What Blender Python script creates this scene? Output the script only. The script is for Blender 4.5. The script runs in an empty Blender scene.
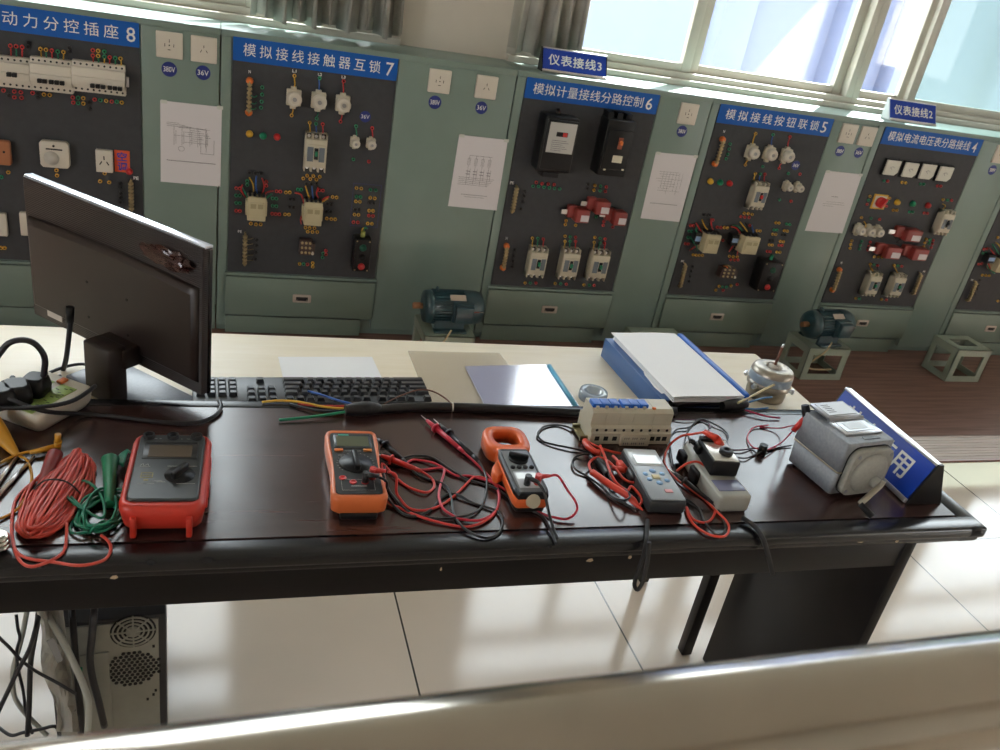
import bpy, bmesh, math, random
from mathutils import Vector, Matrix
random.seed(7)
PI = math.pi
C = bpy.context.scene.collection
S = bpy.context.scene
# ---------------------------------------------------------------- camera, world, sun, exposure
H = 1.5543                      # height of the camera over the floor
FPX = 846.124
PITCH, ROLL, YAW = 0.46602, 0.18852, 0.369175
_f = Vector((math.sin(YAW)*math.cos(PITCH), math.cos(YAW)*math.cos(PITCH), -math.sin(PITCH)))
_r = Vector((math.cos(YAW), -math.sin(YAW), 0)); _u = _r.cross(_f)
CR = _r*math.cos(ROLL) + _u*math.sin(ROLL); CU = -_r*math.sin(ROLL) + _u*math.cos(ROLL)
cam = bpy.data.cameras.new('camera'); camo = bpy.data.objects.new('camera', cam); C.objects.link(camo)
m3 = Matrix((CR, CU, -_f)).transposed()
camo.matrix_world = Matrix.Translation((0, 0, H)) @ m3.to_4x4()
cam.sensor_width = 36; cam.lens = FPX*36/1000; cam.clip_start = 0.02; cam.clip_end = 200
cam.dof.use_dof = True; cam.dof.focus_distance = 1.75; cam.dof.aperture_fstop = 11
S.camera = camo
S.view_settings.view_transform = 'Standard'; S.view_settings.look = 'None'
S.view_settings.gamma = 1; S.view_settings.exposure = 0.45
S.view_settings.use_curve_mapping = False
S.cycles.use_denoising = True; S.cycles.max_bounces = 10; S.cycles.diffuse_bounces = 5
S.cycles.transparent_max_bounces = 16; S.cycles.sample_clamp_indirect = 6
S.cycles.caustics_reflective = False; S.cycles.caustics_refractive = False
w = bpy.data.worlds.new('sky'); S.world = w; w.use_nodes = True
nt = w.node_tree; nt.nodes.clear()
wo = nt.nodes.new('ShaderNodeOutputWorld'); bg = nt.nodes.new('ShaderNodeBackground')
tc = nt.nodes.new('ShaderNodeTexCoord'); nz = nt.nodes.new('ShaderNodeTexNoise'); nz.inputs['Scale'].default_value = 2.2
nz.inputs['Detail'].default_value = 5
rp = nt.nodes.new('ShaderNodeValToRGB'); rp.color_ramp.elements[0].position = .35; rp.color_ramp.elements[1].position = .7
rp.color_ramp.elements[0].color = (.93, .965, 1, 1); rp.color_ramp.elements[1].color = (1, 1, 1, 1)
nt.links.new(tc.outputs['Generated'], nz.inputs['Vector']); nt.links.new(nz.outputs['Fac'], rp.inputs['Fac'])
nt.links.new(rp.outputs['Color'], bg.inputs['Color']); bg.inputs['Strength'].default_value = 7.0
nt.links.new(bg.outputs['Background'], wo.inputs['Surface'])
sl = bpy.data.lights.new('sun', 'SUN'); sl.energy = 30.0; sl.angle = math.radians(.8); sl.color = (1, .98, .94)
so = bpy.data.objects.new('sun', sl); C.objects.link(so)
sdir = Vector((-.676, -.736, -1.03)).normalized()        # the way the sunlight travels
so.rotation_euler = sdir.to_track_quat('-Z', 'Y').to_euler(); so.location = (8, 9, 12)
# ---------------------------------------------------------------- pixel -> place helpers (layout measured on the photo)
YW = 3.2; ZD = .754; ZR = .72; YG = 3.45
def ray(x, y): return _f + (x-500)/FPX*CR - (y-375)/FPX*CU
def P(x, y, z=ZD):
    r = ray(x, y); return Vector((0, 0, H)) + r*((z-H)/r.z)
def W(x, y, Y=YW):
    r = ray(x, y); return Vector((0, 0, H)) + r*(Y/r.y)
# ---------------------------------------------------------------- materials
MATS = {}
def mat(name, col, rough=.5, metal=0, noise=0, nscale=20, bump=0, coat=0, spec=.5, alpha=None):
    if name in MATS: return MATS[name]
    m = bpy.data.materials.new(name); m.use_nodes = True; n = m.node_tree; b = n.nodes['Principled BSDF']
    b.inputs['Base Color'].default_value = (*col, 1); b.inputs['Roughness'].default_value = rough
    b.inputs['Metallic'].default_value = metal; b.inputs['Specular IOR Level'].default_value = spec
    if coat: b.inputs['Coat Weight'].default_value = coat; b.inputs['Coat Roughness'].default_value = .08
    if noise or bump:
        t = n.nodes.new('ShaderNodeTexCoord'); z = n.nodes.new('ShaderNodeTexNoise')
        z.inputs['Scale'].default_value = nscale; z.inputs['Detail'].default_value = 6
        n.links.new(t.outputs['Object'], z.inputs['Vector'])
        if noise:
            r = n.nodes.new('ShaderNodeMapRange'); r.inputs['From Min'].default_value = .3; r.inputs['From Max'].default_value = .7
            r.inputs['To Min'].default_value = 1-noise; r.inputs['To Max'].default_value = 1+noise
            v = n.nodes.new('ShaderNodeVectorMath'); v.operation = 'SCALE'; v.inputs[0].default_value = col
            n.links.new(z.outputs['Fac'], r.inputs['Value']); n.links.new(r.outputs['Result'], v.inputs['Scale'])
            n.links.new(v.outputs['Vector'], b.inputs['Base Color'])
        if bump:
            bp = n.nodes.new('ShaderNodeBump'); bp.inputs['Strength'].default_value = bump; bp.inputs['Distance'].default_value = .002
            n.links.new(z.outputs['Fac'], bp.inputs['Height']); n.links.new(bp.outputs['Normal'], b.inputs['Normal'])
    MATS[name] = m; return m
def glassy(name, col, gloss=.1, extra=None, fac=0, rough=.03):
    m = bpy.data.materials.new(name); m.use_nodes = True; n = m.node_tree; n.nodes.clear()
    o = n.nodes.new('ShaderNodeOutputMaterial'); t = n.nodes.new('ShaderNodeBsdfTransparent'); t.inputs[0].default_value = (*col, 1)
    g = n.nodes.new('ShaderNodeBsdfGlossy'); g.inputs['Roughness'].default_value = rough
    mx = n.nodes.new('ShaderNodeMixShader'); mx.inputs[0].default_value = gloss
    n.links.new(t.outputs[0], mx.inputs[1]); n.links.new(g.outputs[0], mx.inputs[2]); last = mx
    if extra:
        d = n.nodes.new('ShaderNodeBsdfTranslucent'); d.inputs[0].default_value = (*extra, 1)
        d2 = n.nodes.new('ShaderNodeBsdfDiffuse'); d2.inputs[0].default_value = (*extra, 1)
        mm = n.nodes.new('ShaderNodeMixShader'); mm.inputs[0].default_value = .5
        n.links.new(d.outputs[0], mm.inputs[1]); n.links.new(d2.outputs[0], mm.inputs[2])
        m2 = n.nodes.new('ShaderNodeMixShader'); m2.inputs[0].default_value = fac
        n.links.new(mx.outputs[0], m2.inputs[1]); n.links.new(mm.outputs[0], m2.inputs[2]); last = m2
    n.links.new(last.outputs[0], o.inputs[0]); MATS[name] = m; return m
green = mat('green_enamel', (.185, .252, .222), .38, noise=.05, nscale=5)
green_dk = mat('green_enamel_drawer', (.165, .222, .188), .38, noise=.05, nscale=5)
board = mat('charcoal_board', (.047, .050, .055), .6, spec=.3, noise=.08, nscale=40)
blue = mat('sign_blue', (.004, .10, .42), .5, spec=.3)
blue_n = mat('navy_sticker', (.015, .03, .2), .4)
white = mat('white_plastic', (.62, .58, .50), .4)
cream = mat('cream_plastic', (.54, .50, .39), .45, noise=.04, nscale=30)
cream_y = mat('yellowed_plastic', (.50, .45, .29), .5)
ink = mat('white_ink', (.8, .8, .78), .6)
dark = mat('black_plastic', (.009, .009, .010), .4, spec=.3)
darkm = mat('matt_black', (.016, .016, .018), .6, spec=.3)
brass = mat('brass', (.42, .34, .19), .4, .7, noise=.2, nscale=60)
copper = mat('orange_insulator', (.75, .19, .04), .4)
red = mat('red_plastic', (.55, .03, .03), .35)
redb = mat('red_lead', (.62, .035, .03), .35)
redd = mat('dark_red_resin', (.26, .04, .035), .4)
yel = mat('yellow_plastic', (.70, .42, .04), .4)
grn = mat('green_plastic', (.01, .24, .12), .4)
blu = mat('blue_wire', (.03, .12, .45), .4)
steel = mat('brushed_steel', (.8, .8, .8), .3, 1)
chrome = mat('stainless_steel', (.50, .46, .40), .16, 1, noise=.12, nscale=6, bump=.15)
paper = mat('paper', (.66, .64, .66), .8)
paperw = mat('bright_paper', (.92, .92, .93), .75)
prn = mat('printer_ink', (.16, .16, .17), .8)
holeb = mat('hole_black', (.008, .008, .008), .8)
JC = {'r': mat('jack_red', (.6, .05, .05), .4), 'y': mat('jack_yellow', (.72, .42, .06), .4), 'g': mat('jack_green', (.015, .28, .13), .4), 'k': mat('jack_black', (.012, .012, .012), .4)}
CN = {'r': 'red', 'y': 'yellow', 'g': 'green', 'k': 'black'}
# ---------------------------------------------------------------- mesh builder
class MB:
    def __init__(s): s.bm = bmesh.new()
    def _mi(s, fs, mi):
        for f in fs: f.material_index = mi
    def box(s, x0, x1, y0, y1, z0, z1, mi=0, bev=0, M=None, seg=2):
        if bev:
            b2 = bmesh.new(); bmesh.ops.create_cube(b2, size=1)
            bmesh.ops.transform(b2, matrix=Matrix.Translation(((x0+x1)/2, (y0+y1)/2, (z0+z1)/2)) @ Matrix.Diagonal((x1-x0, y1-y0, z1-z0, 1)), verts=b2.verts)
            bmesh.ops.bevel(b2, geom=b2.edges[:], offset=bev, segments=seg, affect='EDGES', profile=.5)
            for f in b2.faces: f.smooth = seg > 1
            s.merge(b2, mi, M); return
        vs = [s.bm.verts.new(v) for v in ((x0, y0, z0), (x1, y0, z0), (x1, y1, z0), (x0, y1, z0), (x0, y0, z1), (x1, y0, z1), (x1, y1, z1), (x0, y1, z1))]
        if M is not None:
            for v in vs: v.co = M @ v.co
        for q in ((0, 3, 2, 1), (4, 5, 6, 7), (0, 1, 5, 4), (1, 2, 6, 5), (2, 3, 7, 6), (3, 0, 4, 7)):
            s.bm.faces.new([vs[i] for i in q]).material_index = mi
    def merge(s, b2, mi=0, M=None):
        mp = {}
        for v in b2.verts: mp[v] = s.bm.verts.new(M @ v.co if M is not None else v.co)
        for f in b2.faces:
            try: g = s.bm.faces.new([mp[v] for v in f.verts]); g.material_index = mi; g.smooth = f.smooth
            except ValueError: pass
        b2.free()
    def prism(s, poly, z0, z1, mi=0, M=None, bev=0, smooth=False):
        b2 = bmesh.new()
        a = [b2.verts.new((x, y, z0)) for x, y in poly]; b = [b2.verts.new((x, y, z1)) for x, y in poly]
        n = len(poly)
        b2.faces.new(a[::-1]); b2.faces.new(b)
        for i in range(n): b2.faces.new((a[i], a[(i+1) % n], b[(i+1) % n], b[i]))
        bmesh.ops.recalc_face_normals(b2, faces=b2.faces[:])
        if bev:
            bmesh.ops.bevel(b2, geom=b2.edges[:], offset=bev, segments=2, affect='EDGES', profile=.5)
            for f in b2.faces: f.smooth = True
        s.merge(b2, mi, M)
    def rings(s, rs, mi=0, cap=True, smooth=True, closed=False):
        vr = [[s.bm.verts.new(p) for p in r] for r in rs]; n = len(vr[0])
        k = len(vr)
        for i in range(k if closed else k-1):
            a, b = vr[i], vr[(i+1) % k]
            for j in range(n):
                f = s.bm.faces.new((a[j], a[(j+1) % n], b[(j+1) % n], b[j])); f.smooth = smooth; f.material_index = mi
        if cap and not closed:
            s.bm.faces.new(vr[0][::-1]).material_index = mi; s.bm.faces.new(vr[-1]).material_index = mi
    def cyl(s, p0, p1, r, r1=None, n=16, mi=0, smooth=True):
        p0, p1 = Vector(p0), Vector(p1); d = (p1-p0).normalized(); q = d.to_track_quat('Z', 'Y').to_matrix()
        r1 = r if r1 is None else r1
        s.rings([[p + q @ Vector((math.cos(2*PI*i/n)*rr, math.sin(2*PI*i/n)*rr, 0)) for i in range(n)] for p, rr in ((p0, r), (p1, r1))], mi, True, smooth)
    def lathe(s, prof, o=(0, 0, 0), axis=(0, 0, 1), n=24, mi=0):
        o = Vector(o); q = Vector(axis).normalized().to_track_quat('Z', 'Y').to_matrix()
        s.rings([[o + q @ Vector((math.cos(2*PI*i/n)*max(r, 1e-5), math.sin(2*PI*i/n)*max(r, 1e-5), z)) for i in range(n)] for r, z in prof], mi)
    def tube(s, pts, r, n=8, sub=5, mi=0, taper=None, flat=1):
        pts = spline([Vector(p) for p in pts], sub) if sub > 1 else [Vector(p) for p in pts]
        rs = []; up = Vector((0, 0, 1)); k = len(pts)
        for i, p in enumerate(pts):
            t = (pts[min(i+1, k-1)]-pts[max(i-1, 0)])
            t = t.normalized() if t.length > 1e-9 else Vector((1, 0, 0))
            if i == 0: nrm = t.cross(up) if abs(t.z) < .95 else t.cross(Vector((0, 1, 0)))
            nrm = (nrm - t*nrm.dot(t))
            nrm = nrm.normalized() if nrm.length > 1e-9 else t.orthogonal().normalized()
            b = t.cross(nrm); rr = r if taper is None else r*(taper(i/(k-1)))
            rs.append([p + (nrm*math.cos(2*PI*j/n) + b*math.sin(2*PI*j/n)*flat)*rr for j in range(n)])
        s.rings(rs, mi)
    def build(s, name, m, parent=None, local=False):
        ms = m if isinstance(m, (list, tuple)) else [m]
        if parent is not None and not local:
            bmesh.ops.transform(s.bm, matrix=ROOT[parent.name].inverted(), verts=s.bm.verts)
        me = bpy.data.meshes.new(name); bmesh.ops.recalc_face_normals(s.bm, faces=s.bm.faces[:]); s.bm.to_mesh(me); s.bm.free()
        for x in ms: me.materials.append(x)
        o = bpy.data.objects.new(name, me); C.objects.link(o)
        if parent is not None: o.parent = parent; ROOT[o.name] = ROOT[parent.name]
        else: ROOT[o.name] = Matrix.Identity(4)
        return o
ROOT = {}
def spline(p, sub):
    out = []; n = len(p)
    for i in range(n-1):
        a, b, c, d = p[max(i-1, 0)], p[i], p[i+1], p[min(i+2, n-1)]
        for k in range(sub):
            t = k/sub
            out.append(.5*((2*b) + (c-a)*t + (2*a-5*b+4*c-d)*t*t + (3*b-a-3*c+d)*t**3))
    out.append(p[-1]); return out
def thing(name, label, cat, loc=(0, 0, 0), rot=0, group=None, M=None):
    o = bpy.data.objects.new(name, None); C.objects.link(o); o.empty_display_size = .05
    mm = M if M is not None else Matrix.Translation(loc) @ Matrix.Rotation(rot, 4, 'Z')
    o.matrix_world = mm; ROOT[o.name] = mm; o['label'] = label; o['category'] = cat
    if group: o['group'] = group
    return o
def tag(o, label, cat, group=None):
    o['label'] = label; o['category'] = cat
    if group: o['group'] = group
    return o
def struct(o): o['kind'] = 'structure'; return o
def lbl(o, s): o['label'] = s; return o
def reorigin(o):
    """put a mesh's origin at its base centre"""
    vs = o.data.vertices; n = len(vs)
    c = Vector((sum(v.co.x for v in vs)/n, sum(v.co.y for v in vs)/n, min(v.co.z for v in vs)))
    o.data.transform(Matrix.Translation(-c)); o.location = c; ROOT[o.name] = Matrix.Translation(c); return o
def text_mesh(txt, bold=0, spacing=1, ext=.0):
    cu = bpy.data.curves.new('lettering', 'FONT'); cu.body = txt; cu.size = 1; cu.offset = bold; cu.space_character = spacing
    cu.extrude = ext; cu.resolution_u = 2
    ob = bpy.data.objects.new('lettering_source', cu); C.objects.link(ob)
    dg = bpy.context.evaluated_depsgraph_get(); me = bpy.data.meshes.new_from_object(ob.evaluated_get(dg))
    bpy.data.objects.remove(ob); bpy.data.curves.remove(cu); return me
def text(txt, O, U, V, wid, hei, m, parent, name='lettering', bold=.02, spacing=1):
    """fit text into the rectangle O + [0,wid]U + [0,hei]V, lifted a hair along U x V"""
    me = text_mesh(txt, bold, spacing, .004); U = Vector(U).normalized(); V = Vector(V).normalized(); N = U.cross(V)
    if not me.vertices: return None
    xs = [v.co.x for v in me.vertices]; ys = [v.co.y for v in me.vertices]
    sx = wid/(max(xs)-min(xs)); sy = hei/(max(ys)-min(ys)); inv = ROOT[parent.name].inverted()
    for v in me.vertices:
        v.co = inv @ (Vector(O) + U*(v.co.x-min(xs))*sx + V*(v.co.y-min(ys))*sy + N*(.0006 + v.co.z*.05))
    me.materials.clear(); me.materials.append(m)
    for p in me.polygons: p.material_index = 0
    o = bpy.data.objects.new(name, me); C.objects.link(o); o.parent = parent; ROOT[o.name] = ROOT[parent.name]
    return o
#@@SETTING
# ================================================================ the setting
# --- tiled floor
def tile_mat():
    m = bpy.data.materials.new('floor_tile'); m.use_nodes = True; n = m.node_tree; b = n.nodes['Principled BSDF']
    t = n.nodes.new('ShaderNodeTexCoord'); mp = n.nodes.new('ShaderNodeMapping'); mp.inputs['Location'].default_value = (-.465, -1.73, 0)
    br = n.nodes.new('ShaderNodeTexBrick'); br.offset = 0; br.inputs['Scale'].default_value = 1
    br.inputs['Brick Width'].default_value = .577; br.inputs['Row Height'].default_value = .577
    br.inputs['Mortar Size'].default_value = .0025; br.inputs['Mortar Smooth'].default_value = .1
    br.inputs['Color1'].default_value = (.62, .53, .44, 1); br.inputs['Color2'].default_value = (.64, .55, .46, 1); br.inputs['Mortar'].default_value = (.05, .045, .04, 1)
    n.links.new(t.outputs['Object'], mp.inputs[0]); n.links.new(mp.outputs[0], br.inputs[0])
    z = n.nodes.new('ShaderNodeTexNoise'); z.inputs['Scale'].default_value = 3; z.inputs['Detail'].default_value = 8
    n.links.new(t.outputs['Object'], z.inputs[0])
    r = n.nodes.new('ShaderNodeMapRange'); r.inputs['To Min'].default_value = .9; r.inputs['To Max'].default_value = 1.08
    mx = n.nodes.new('ShaderNodeVectorMath'); mx.operation = 'SCALE'
    n.links.new(z.outputs[0], r.inputs[0]); n.links.new(br.outputs['Color'], mx.inputs[0]); n.links.new(r.outputs[0], mx.inputs['Scale'])
    n.links.new(mx.outputs[0], b.inputs['Base Color'])
    r2 = n.nodes.new('ShaderNodeMapRange'); r2.inputs['To Min'].default_value = .04; r2.inputs['To Max'].default_value = .16
    n.links.new(z.outputs[0], r2.inputs[0]); n.links.new(r2.outputs[0], b.inputs['Roughness'])
    return m
b = MB(); b.box(-5, 8, -3.2, 2.205, -.1, 0); struct(b.build('floor', tile_mat()))
def lam_mat():
    m = bpy.data.materials.new('brown_laminate'); m.use_nodes = True; n = m.node_tree; b = n.nodes['Principled BSDF']
    t = n.nodes.new('ShaderNodeTexCoord'); mp = n.nodes.new('ShaderNodeMapping'); mp.inputs['Scale'].default_value = (1.2, 22, 1)
    z = n.nodes.new('ShaderNodeTexNoise'); z.inputs['Scale'].default_value = 2.5; z.inputs['Detail'].default_value = 8
    rp = n.nodes.new('ShaderNodeValToRGB'); rp.color_ramp.elements[0].color = (.15, .080, .063, 1); rp.color_ramp.elements[1].color = (.28, .165, .133, 1)
    rp.color_ramp.elements[0].position = .3; rp.color_ramp.elements[1].position = .75
    n.links.new(t.outputs['Object'], mp.inputs[0]); n.links.new(mp.outputs[0], z.inputs[0]); n.links.new(z.outputs[0], rp.inputs[0])
    n.links.new(rp.outputs[0], b.inputs['Base Color']); b.inputs['Roughness'].default_value = .42; b.inputs['Specular IOR Level'].default_value = .2; return m
lam = lam_mat()
b = MB(); b.box(-5, 8, 2.205, 3.5, -.1, .002)
for i in range(9):                                # the grooved nosing along the front of the laminate
    b.box(-5, 8, 2.215+i*.02, 2.227+i*.02, .0, .0035)
struct(b.build('floor', lam))
b = MB(); b.box(-5, 8, 2.195, 2.206, -.05, .008); struct(b.build('trim_1', mat('trim_redbrown', (.16, .05, .04), .4)))
# --- walls
wallm = mat('wall_paint', (.62, .57, .49), .7, noise=.05, nscale=4, bump=.1)
wallf = mat('wall_paint_beige', (.60, .54, .46), .7, noise=.05, nscale=4)
whitew = mat('white_frame', (.50, .48, .42), .35, noise=.04, nscale=8)
XP0, XP1 = .665, 1.10             # the pillar between the windows
b = MB()
b.box(-5, 8, YG+.02, YG+.30, 0, 1.135)                 # under the windows
b.box(XP0, XP1, YG+.0, YG+.30, 1.135, 3.2)              # pillar
b.box(-5, 8, YG+.02, YG+.30, 2.95, 3.2)
b.box(-5, -1.6, YG+.02, YG+.3, 1.135, 2.95); b.box(6.9, 8, YG+.02, YG+.3, 1.135, 2.95)
struct(b.build('wall_back', wallm))
b = MB(); b.box(-5.1, -5, -3.2, 3.75, 0, 1.0); b.box(-5.1, -5, -3.2, 3.75, 2.8, 3.2); b.box(-5.1, -5, -.7, 3.75, 1.0, 2.8); b.box(-5.1, -5, -3.2, -2.9, 1.0, 2.8); struct(b.build('wall_left', wallf))  # gap behind the camera, unseen, added to let in fill light
b = MB(); b.box(8, 8.1, -3.2, 3.75, 0, 1.0); b.box(8, 8.1, -3.2, 3.75, 2.8, 3.2); b.box(8, 8.1, -1.4, 3.75, 1.0, 2.8); b.box(8, 8.1, -3.2, -2.6, 1.0, 2.8); struct(b.build('wall_right', wallf))  # second unseen gap, opened for fill light from the right
b = MB(); b.box(-5.1, 8.1, -3.3, -3.2, 0, 3.2); struct(b.build('wall_front', wallf))
b = MB(); b.box(-5.1, 8.1, -3.3, 3.75, 3.2, 3.3); struct(b.build('ceiling', mat('ceiling_paint', (.72, .69, .63), .8)))
# unseen slab outside, added to keep direct sun out of the upper panes
b = MB(); b.box(-8, 9, YG+.3, 4.52, 3.6, 3.72); struct(b.build('sun_blocker', mat('concrete', (.5, .5, .48), .8, noise=.1)))
# sill strip behind the cabinets' top
b = MB(); b.box(-5, XP0, YG-.03, YG+.1, 1.13, 1.165, bev=.003); b.box(XP1, 8, YG-.03, YG+.1, 1.13, 1.165, bev=.003)
struct(b.build('trim_2', whitew))
# --- windows
clear = glassy('clear_glass', (.93, .97, .98), .06)
frost = glassy('misted_glass', (.75, .88, .88), .05, (.19, .235, .24), .6)
def sash(parent, x0, x1, y, z0, z1, gm, st=.045):
    b = MB()
    b.box(x0, x0+st, y-.014, y+.014, z0, z1, bev=.002); b.box(x1-st, x1, y-.014, y+.014, z0, z1, bev=.002)
    b.box(x0+st, x1-st, y-.012, y+.012, z0, z0+.035, bev=.002); b.box(x0+st, x1-st, y-.012, y+.012, z1-.035, z1, bev=.002)
    f = b.build('sash', whitew, parent)
    g = MB(); g.box(x0+st-.004, x1-st+.004, y-.002, y+.002, z0+.03, z1-.03); g.build('pane', gm, f)
def window(n, x0, x1, panes, zt=2.1, ztop=2.95):
    t = struct(bpy.data.objects.new('window_%d' % n, None)); C.objects.link(t); t.location = (x0, YG, 1.16); ROOT[t.name] = Matrix.Translation(t.location)
    b = MB()
    b.box(x0, x1, YG+.0, YG+.085, 1.165, 1.19, bev=.002); b.box(x0, x1, YG+.02, YG+.085, zt, zt+.07, bev=.002); b.box(x0, x1, YG+.02, YG+.085, ztop-.04, ztop)
    b.box(x0, x0+.035, YG+.0, YG+.085, 1.19, ztop, bev=.002); b.box(x1-.035, x1, YG+.0, YG+.085, 1.19, ztop, bev=.002)
    b.build('window_frame', whitew, t)
    for (a, c, k, gm) in panes: sash(t, a, c, YG+(.03 if k == 0 else .062), 1.19, zt, gm)
    g = MB(); g.box(x0+.03, x1-.03, YG+.05, YG+.054, zt+.06, ztop-.03); g.build('pane', clear, t)
window(1, -1.6, XP0, [(-1.57, -.7, 1, clear), (-.74, .14, 0, clear), (.10, .63, 1, clear)])
window(2, XP1, 2.80, [(1.135, 1.945, 0, clear), (1.955, 2.765, 1, clear)])
window(3, 2.80, 4.60, [(2.83, 3.14, 1, clear), (3.125, 4.56, 0, frost)])
b = MB(); b.box(-300, 600, YG+.35, 900, -4.2, -4.0); struct(b.build('ground', mat('sunlit_ground', (.062, .072, .072), .95, noise=.25, nscale=.02)))
window(4, 4.60, 6.9, [(4.63, 5.7, 0, clear), (5.68, 6.87, 1, clear)])
# building outside
exm = mat('pale_blue_render', (.15, .175, .27), .8, noise=.03, nscale=2)
t = thing('exterior_building', 'pale blue rendered building with pilasters seen through the windows', 'building', (6.5, 7.2, -4))
b = MB(); b.box(4.05, 8.9, 7.2, 11, -4, 4.4); b.build('wall', exm, t)
for x in (4.1, 5.35, 6.05, 7.3, 8.1):
    b = MB(); b.box(x, x+.32, 7.0, 7.22, -4, 4.4, bev=.01); b.build('pilaster', exm, t)
b = MB(); b.box(3.95, 9.0, 7.0, 7.22, -.25, -.1); lbl(b.build('ledge', mat('grey_ledge', (.25, .3, .36), .7), t), 'grey ledge')
# --- curtains
def curtain(name, label, x0, x1, y, zb, zt, folds, seed, col=(.42, .40, .36)):
    rnd = random.Random(seed); n = folds*10; b = bmesh.new(); cols = []
    ph = [rnd.uniform(.7, 1.3) for _ in range(folds+1)]
    for i in range(n+1):
        u = i/n; k = u*folds; a = .035*ph[min(int(k), folds)]
        off = a*math.sin(2*PI*k) + .012*math.sin(5*PI*k+seed); x = x0+(x1-x0)*u + .014*math.sin(4*PI*k)
        col_ = []
        for j in range(9):
            v = j/8; z = zb + (zt-zb)*v + (.01*math.sin(k*3) if j == 0 else 0)
            col_.append(b.verts.new((x + .01*math.sin(6*v+k), y + off*(1.15-.5*v), z)))
        cols.append(col_)
    for i in range(n):
        for j in range(8):
            f = b.faces.new((cols[i][j], cols[i+1][j], cols[i+1][j+1], cols[i][j+1])); f.smooth = True
    me = bpy.data.meshes.new(name); b.to_mesh(me); b.free(); me.materials.append(mat('curtain_cloth', col, .9, noise=.12, nscale=15))
    o = bpy.data.objects.new(name, me); C.objects.link(o); ROOT[o.name] = Matrix.Identity(4)
    md = o.modifiers.new('thick', 'SOLIDIFY'); md.thickness = .003
    tag(o, label, 'curtain'); return o
curtain('curtain', 'wide grey gathered curtain hanging left of the white pillar', .11, .655, YG-.07, 1.175, 3.0, 9, 3)
curtain('curtain', 'narrow grey curtain hanging right of the white pillar', 1.13, 1.40, YG-.045, 1.175, 3.0, 4, 8)
#@@CABINETS
# ================================================================ the training cabinets
XK = {8: -.815, 7: .051, 6: 1.119, 5: 1.974, 4: 2.827, 3: 3.68}
PWD = .5706; ZS1, ZS0, ZP0 = 1.121, 1.044, .266; ZT = 1.140
units = [(8, XK[8]-.04, XK[7]-.04), (7, XK[7]-.04, XK[6]-.04), (6, XK[6]-.04, XK[5]-.04), (5, XK[5]-.04, XK[4]-.04), (4, XK[4]-.04, XK[3]-.04), (3, XK[3]-.04, XK[3]+.815)]
CLAB = {8: 'grey-green training cabinet with long white breaker strip, behind the monitor', 7: 'grey-green training cabinet with three round fuses, between the monitor and the energy meter cabinet',
        6: 'grey-green training cabinet with black energy meter and three breakers in a row', 5: 'grey-green training cabinet with two contactors, right of the energy meter cabinet',
        4: 'grey-green training cabinet with four small white panel meters', 3: 'grey-green training cabinet cut off by the right edge of the photo'}
CAB = {}
_jm = {}
def jack(cabo, p, c, s=1.0):
    if c not in _jm:
        b = MB(); n = 10
        b.lathe([(.0066, 0), (.0066, .005), (.0058, .007), (.0034, .007), (.0034, .0055)], (0, 0, 0), (0, -1, 0), n)
        b.cyl((0, -.0056, 0), (0, -.0060, 0), .0036, n=n, mi=1)
        o = b.build('terminal_jack', [JC[c], holeb]); _jm[c] = o.data; bpy.data.objects.remove(o)
    o = bpy.data.objects.new('terminal_jack', _jm[c]); C.objects.link(o); o.parent = cabo
    o.location = ROOT[cabo.name].inverted() @ Vector((p.x, YB, p.z)); o['label'] = CN[c] + ' terminal jack'
    ROOT[o.name] = ROOT[cabo.name]
YB = YW - .002                      # front face of the boards
def jacks(cabo, mp, s):
    for tok in s.split():
        c, xy = tok[0], tok[1:].split(','); x, y = mp(float(xy[0]), float(xy[1])); jack(cabo, W(x, y, YB), c)
def wirew(cabo, mp, pts, m, r=.0022, dep=.025):
    """wire on a board: list of (x, y) zoom points; bulges out from the board"""
    n = len(pts); q = []
    for i, (x, y) in enumerate(pts):
        px, py = mp(x, y); d = .004 + dep*math.sin(PI*i/(n-1)); q.append(W(px, py, YB-d))
    b = MB(); b.tube(q, r, 6, 4); b.build('wire', m, cabo)
def B(cabo, x0, x1, z0, z1, d, m, name, bev=.002, d0=0, lab=None):
    b = MB(); b.box(x0, x1, YB-d, YB-d0, z0, z1, bev=bev); o = b.build(name, m, cabo)
    if lab: o['label'] = lab
    return o
def rect(mp, x0, y0, x1, y1, d=0):
    """zoom rectangle -> x0,x1,z0,z1 in the plane d in front of the board"""
    cx, cy = (x0+x1)/2, (y0+y1)/2
    a = W(*mp(x0, cy), YB-d); b_ = W(*mp(x1, cy), YB-d); c = W(*mp(cx, y0), YB-d); e = W(*mp(cx, y1), YB-d)
    return a.x, b_.x, e.z, c.z
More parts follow.
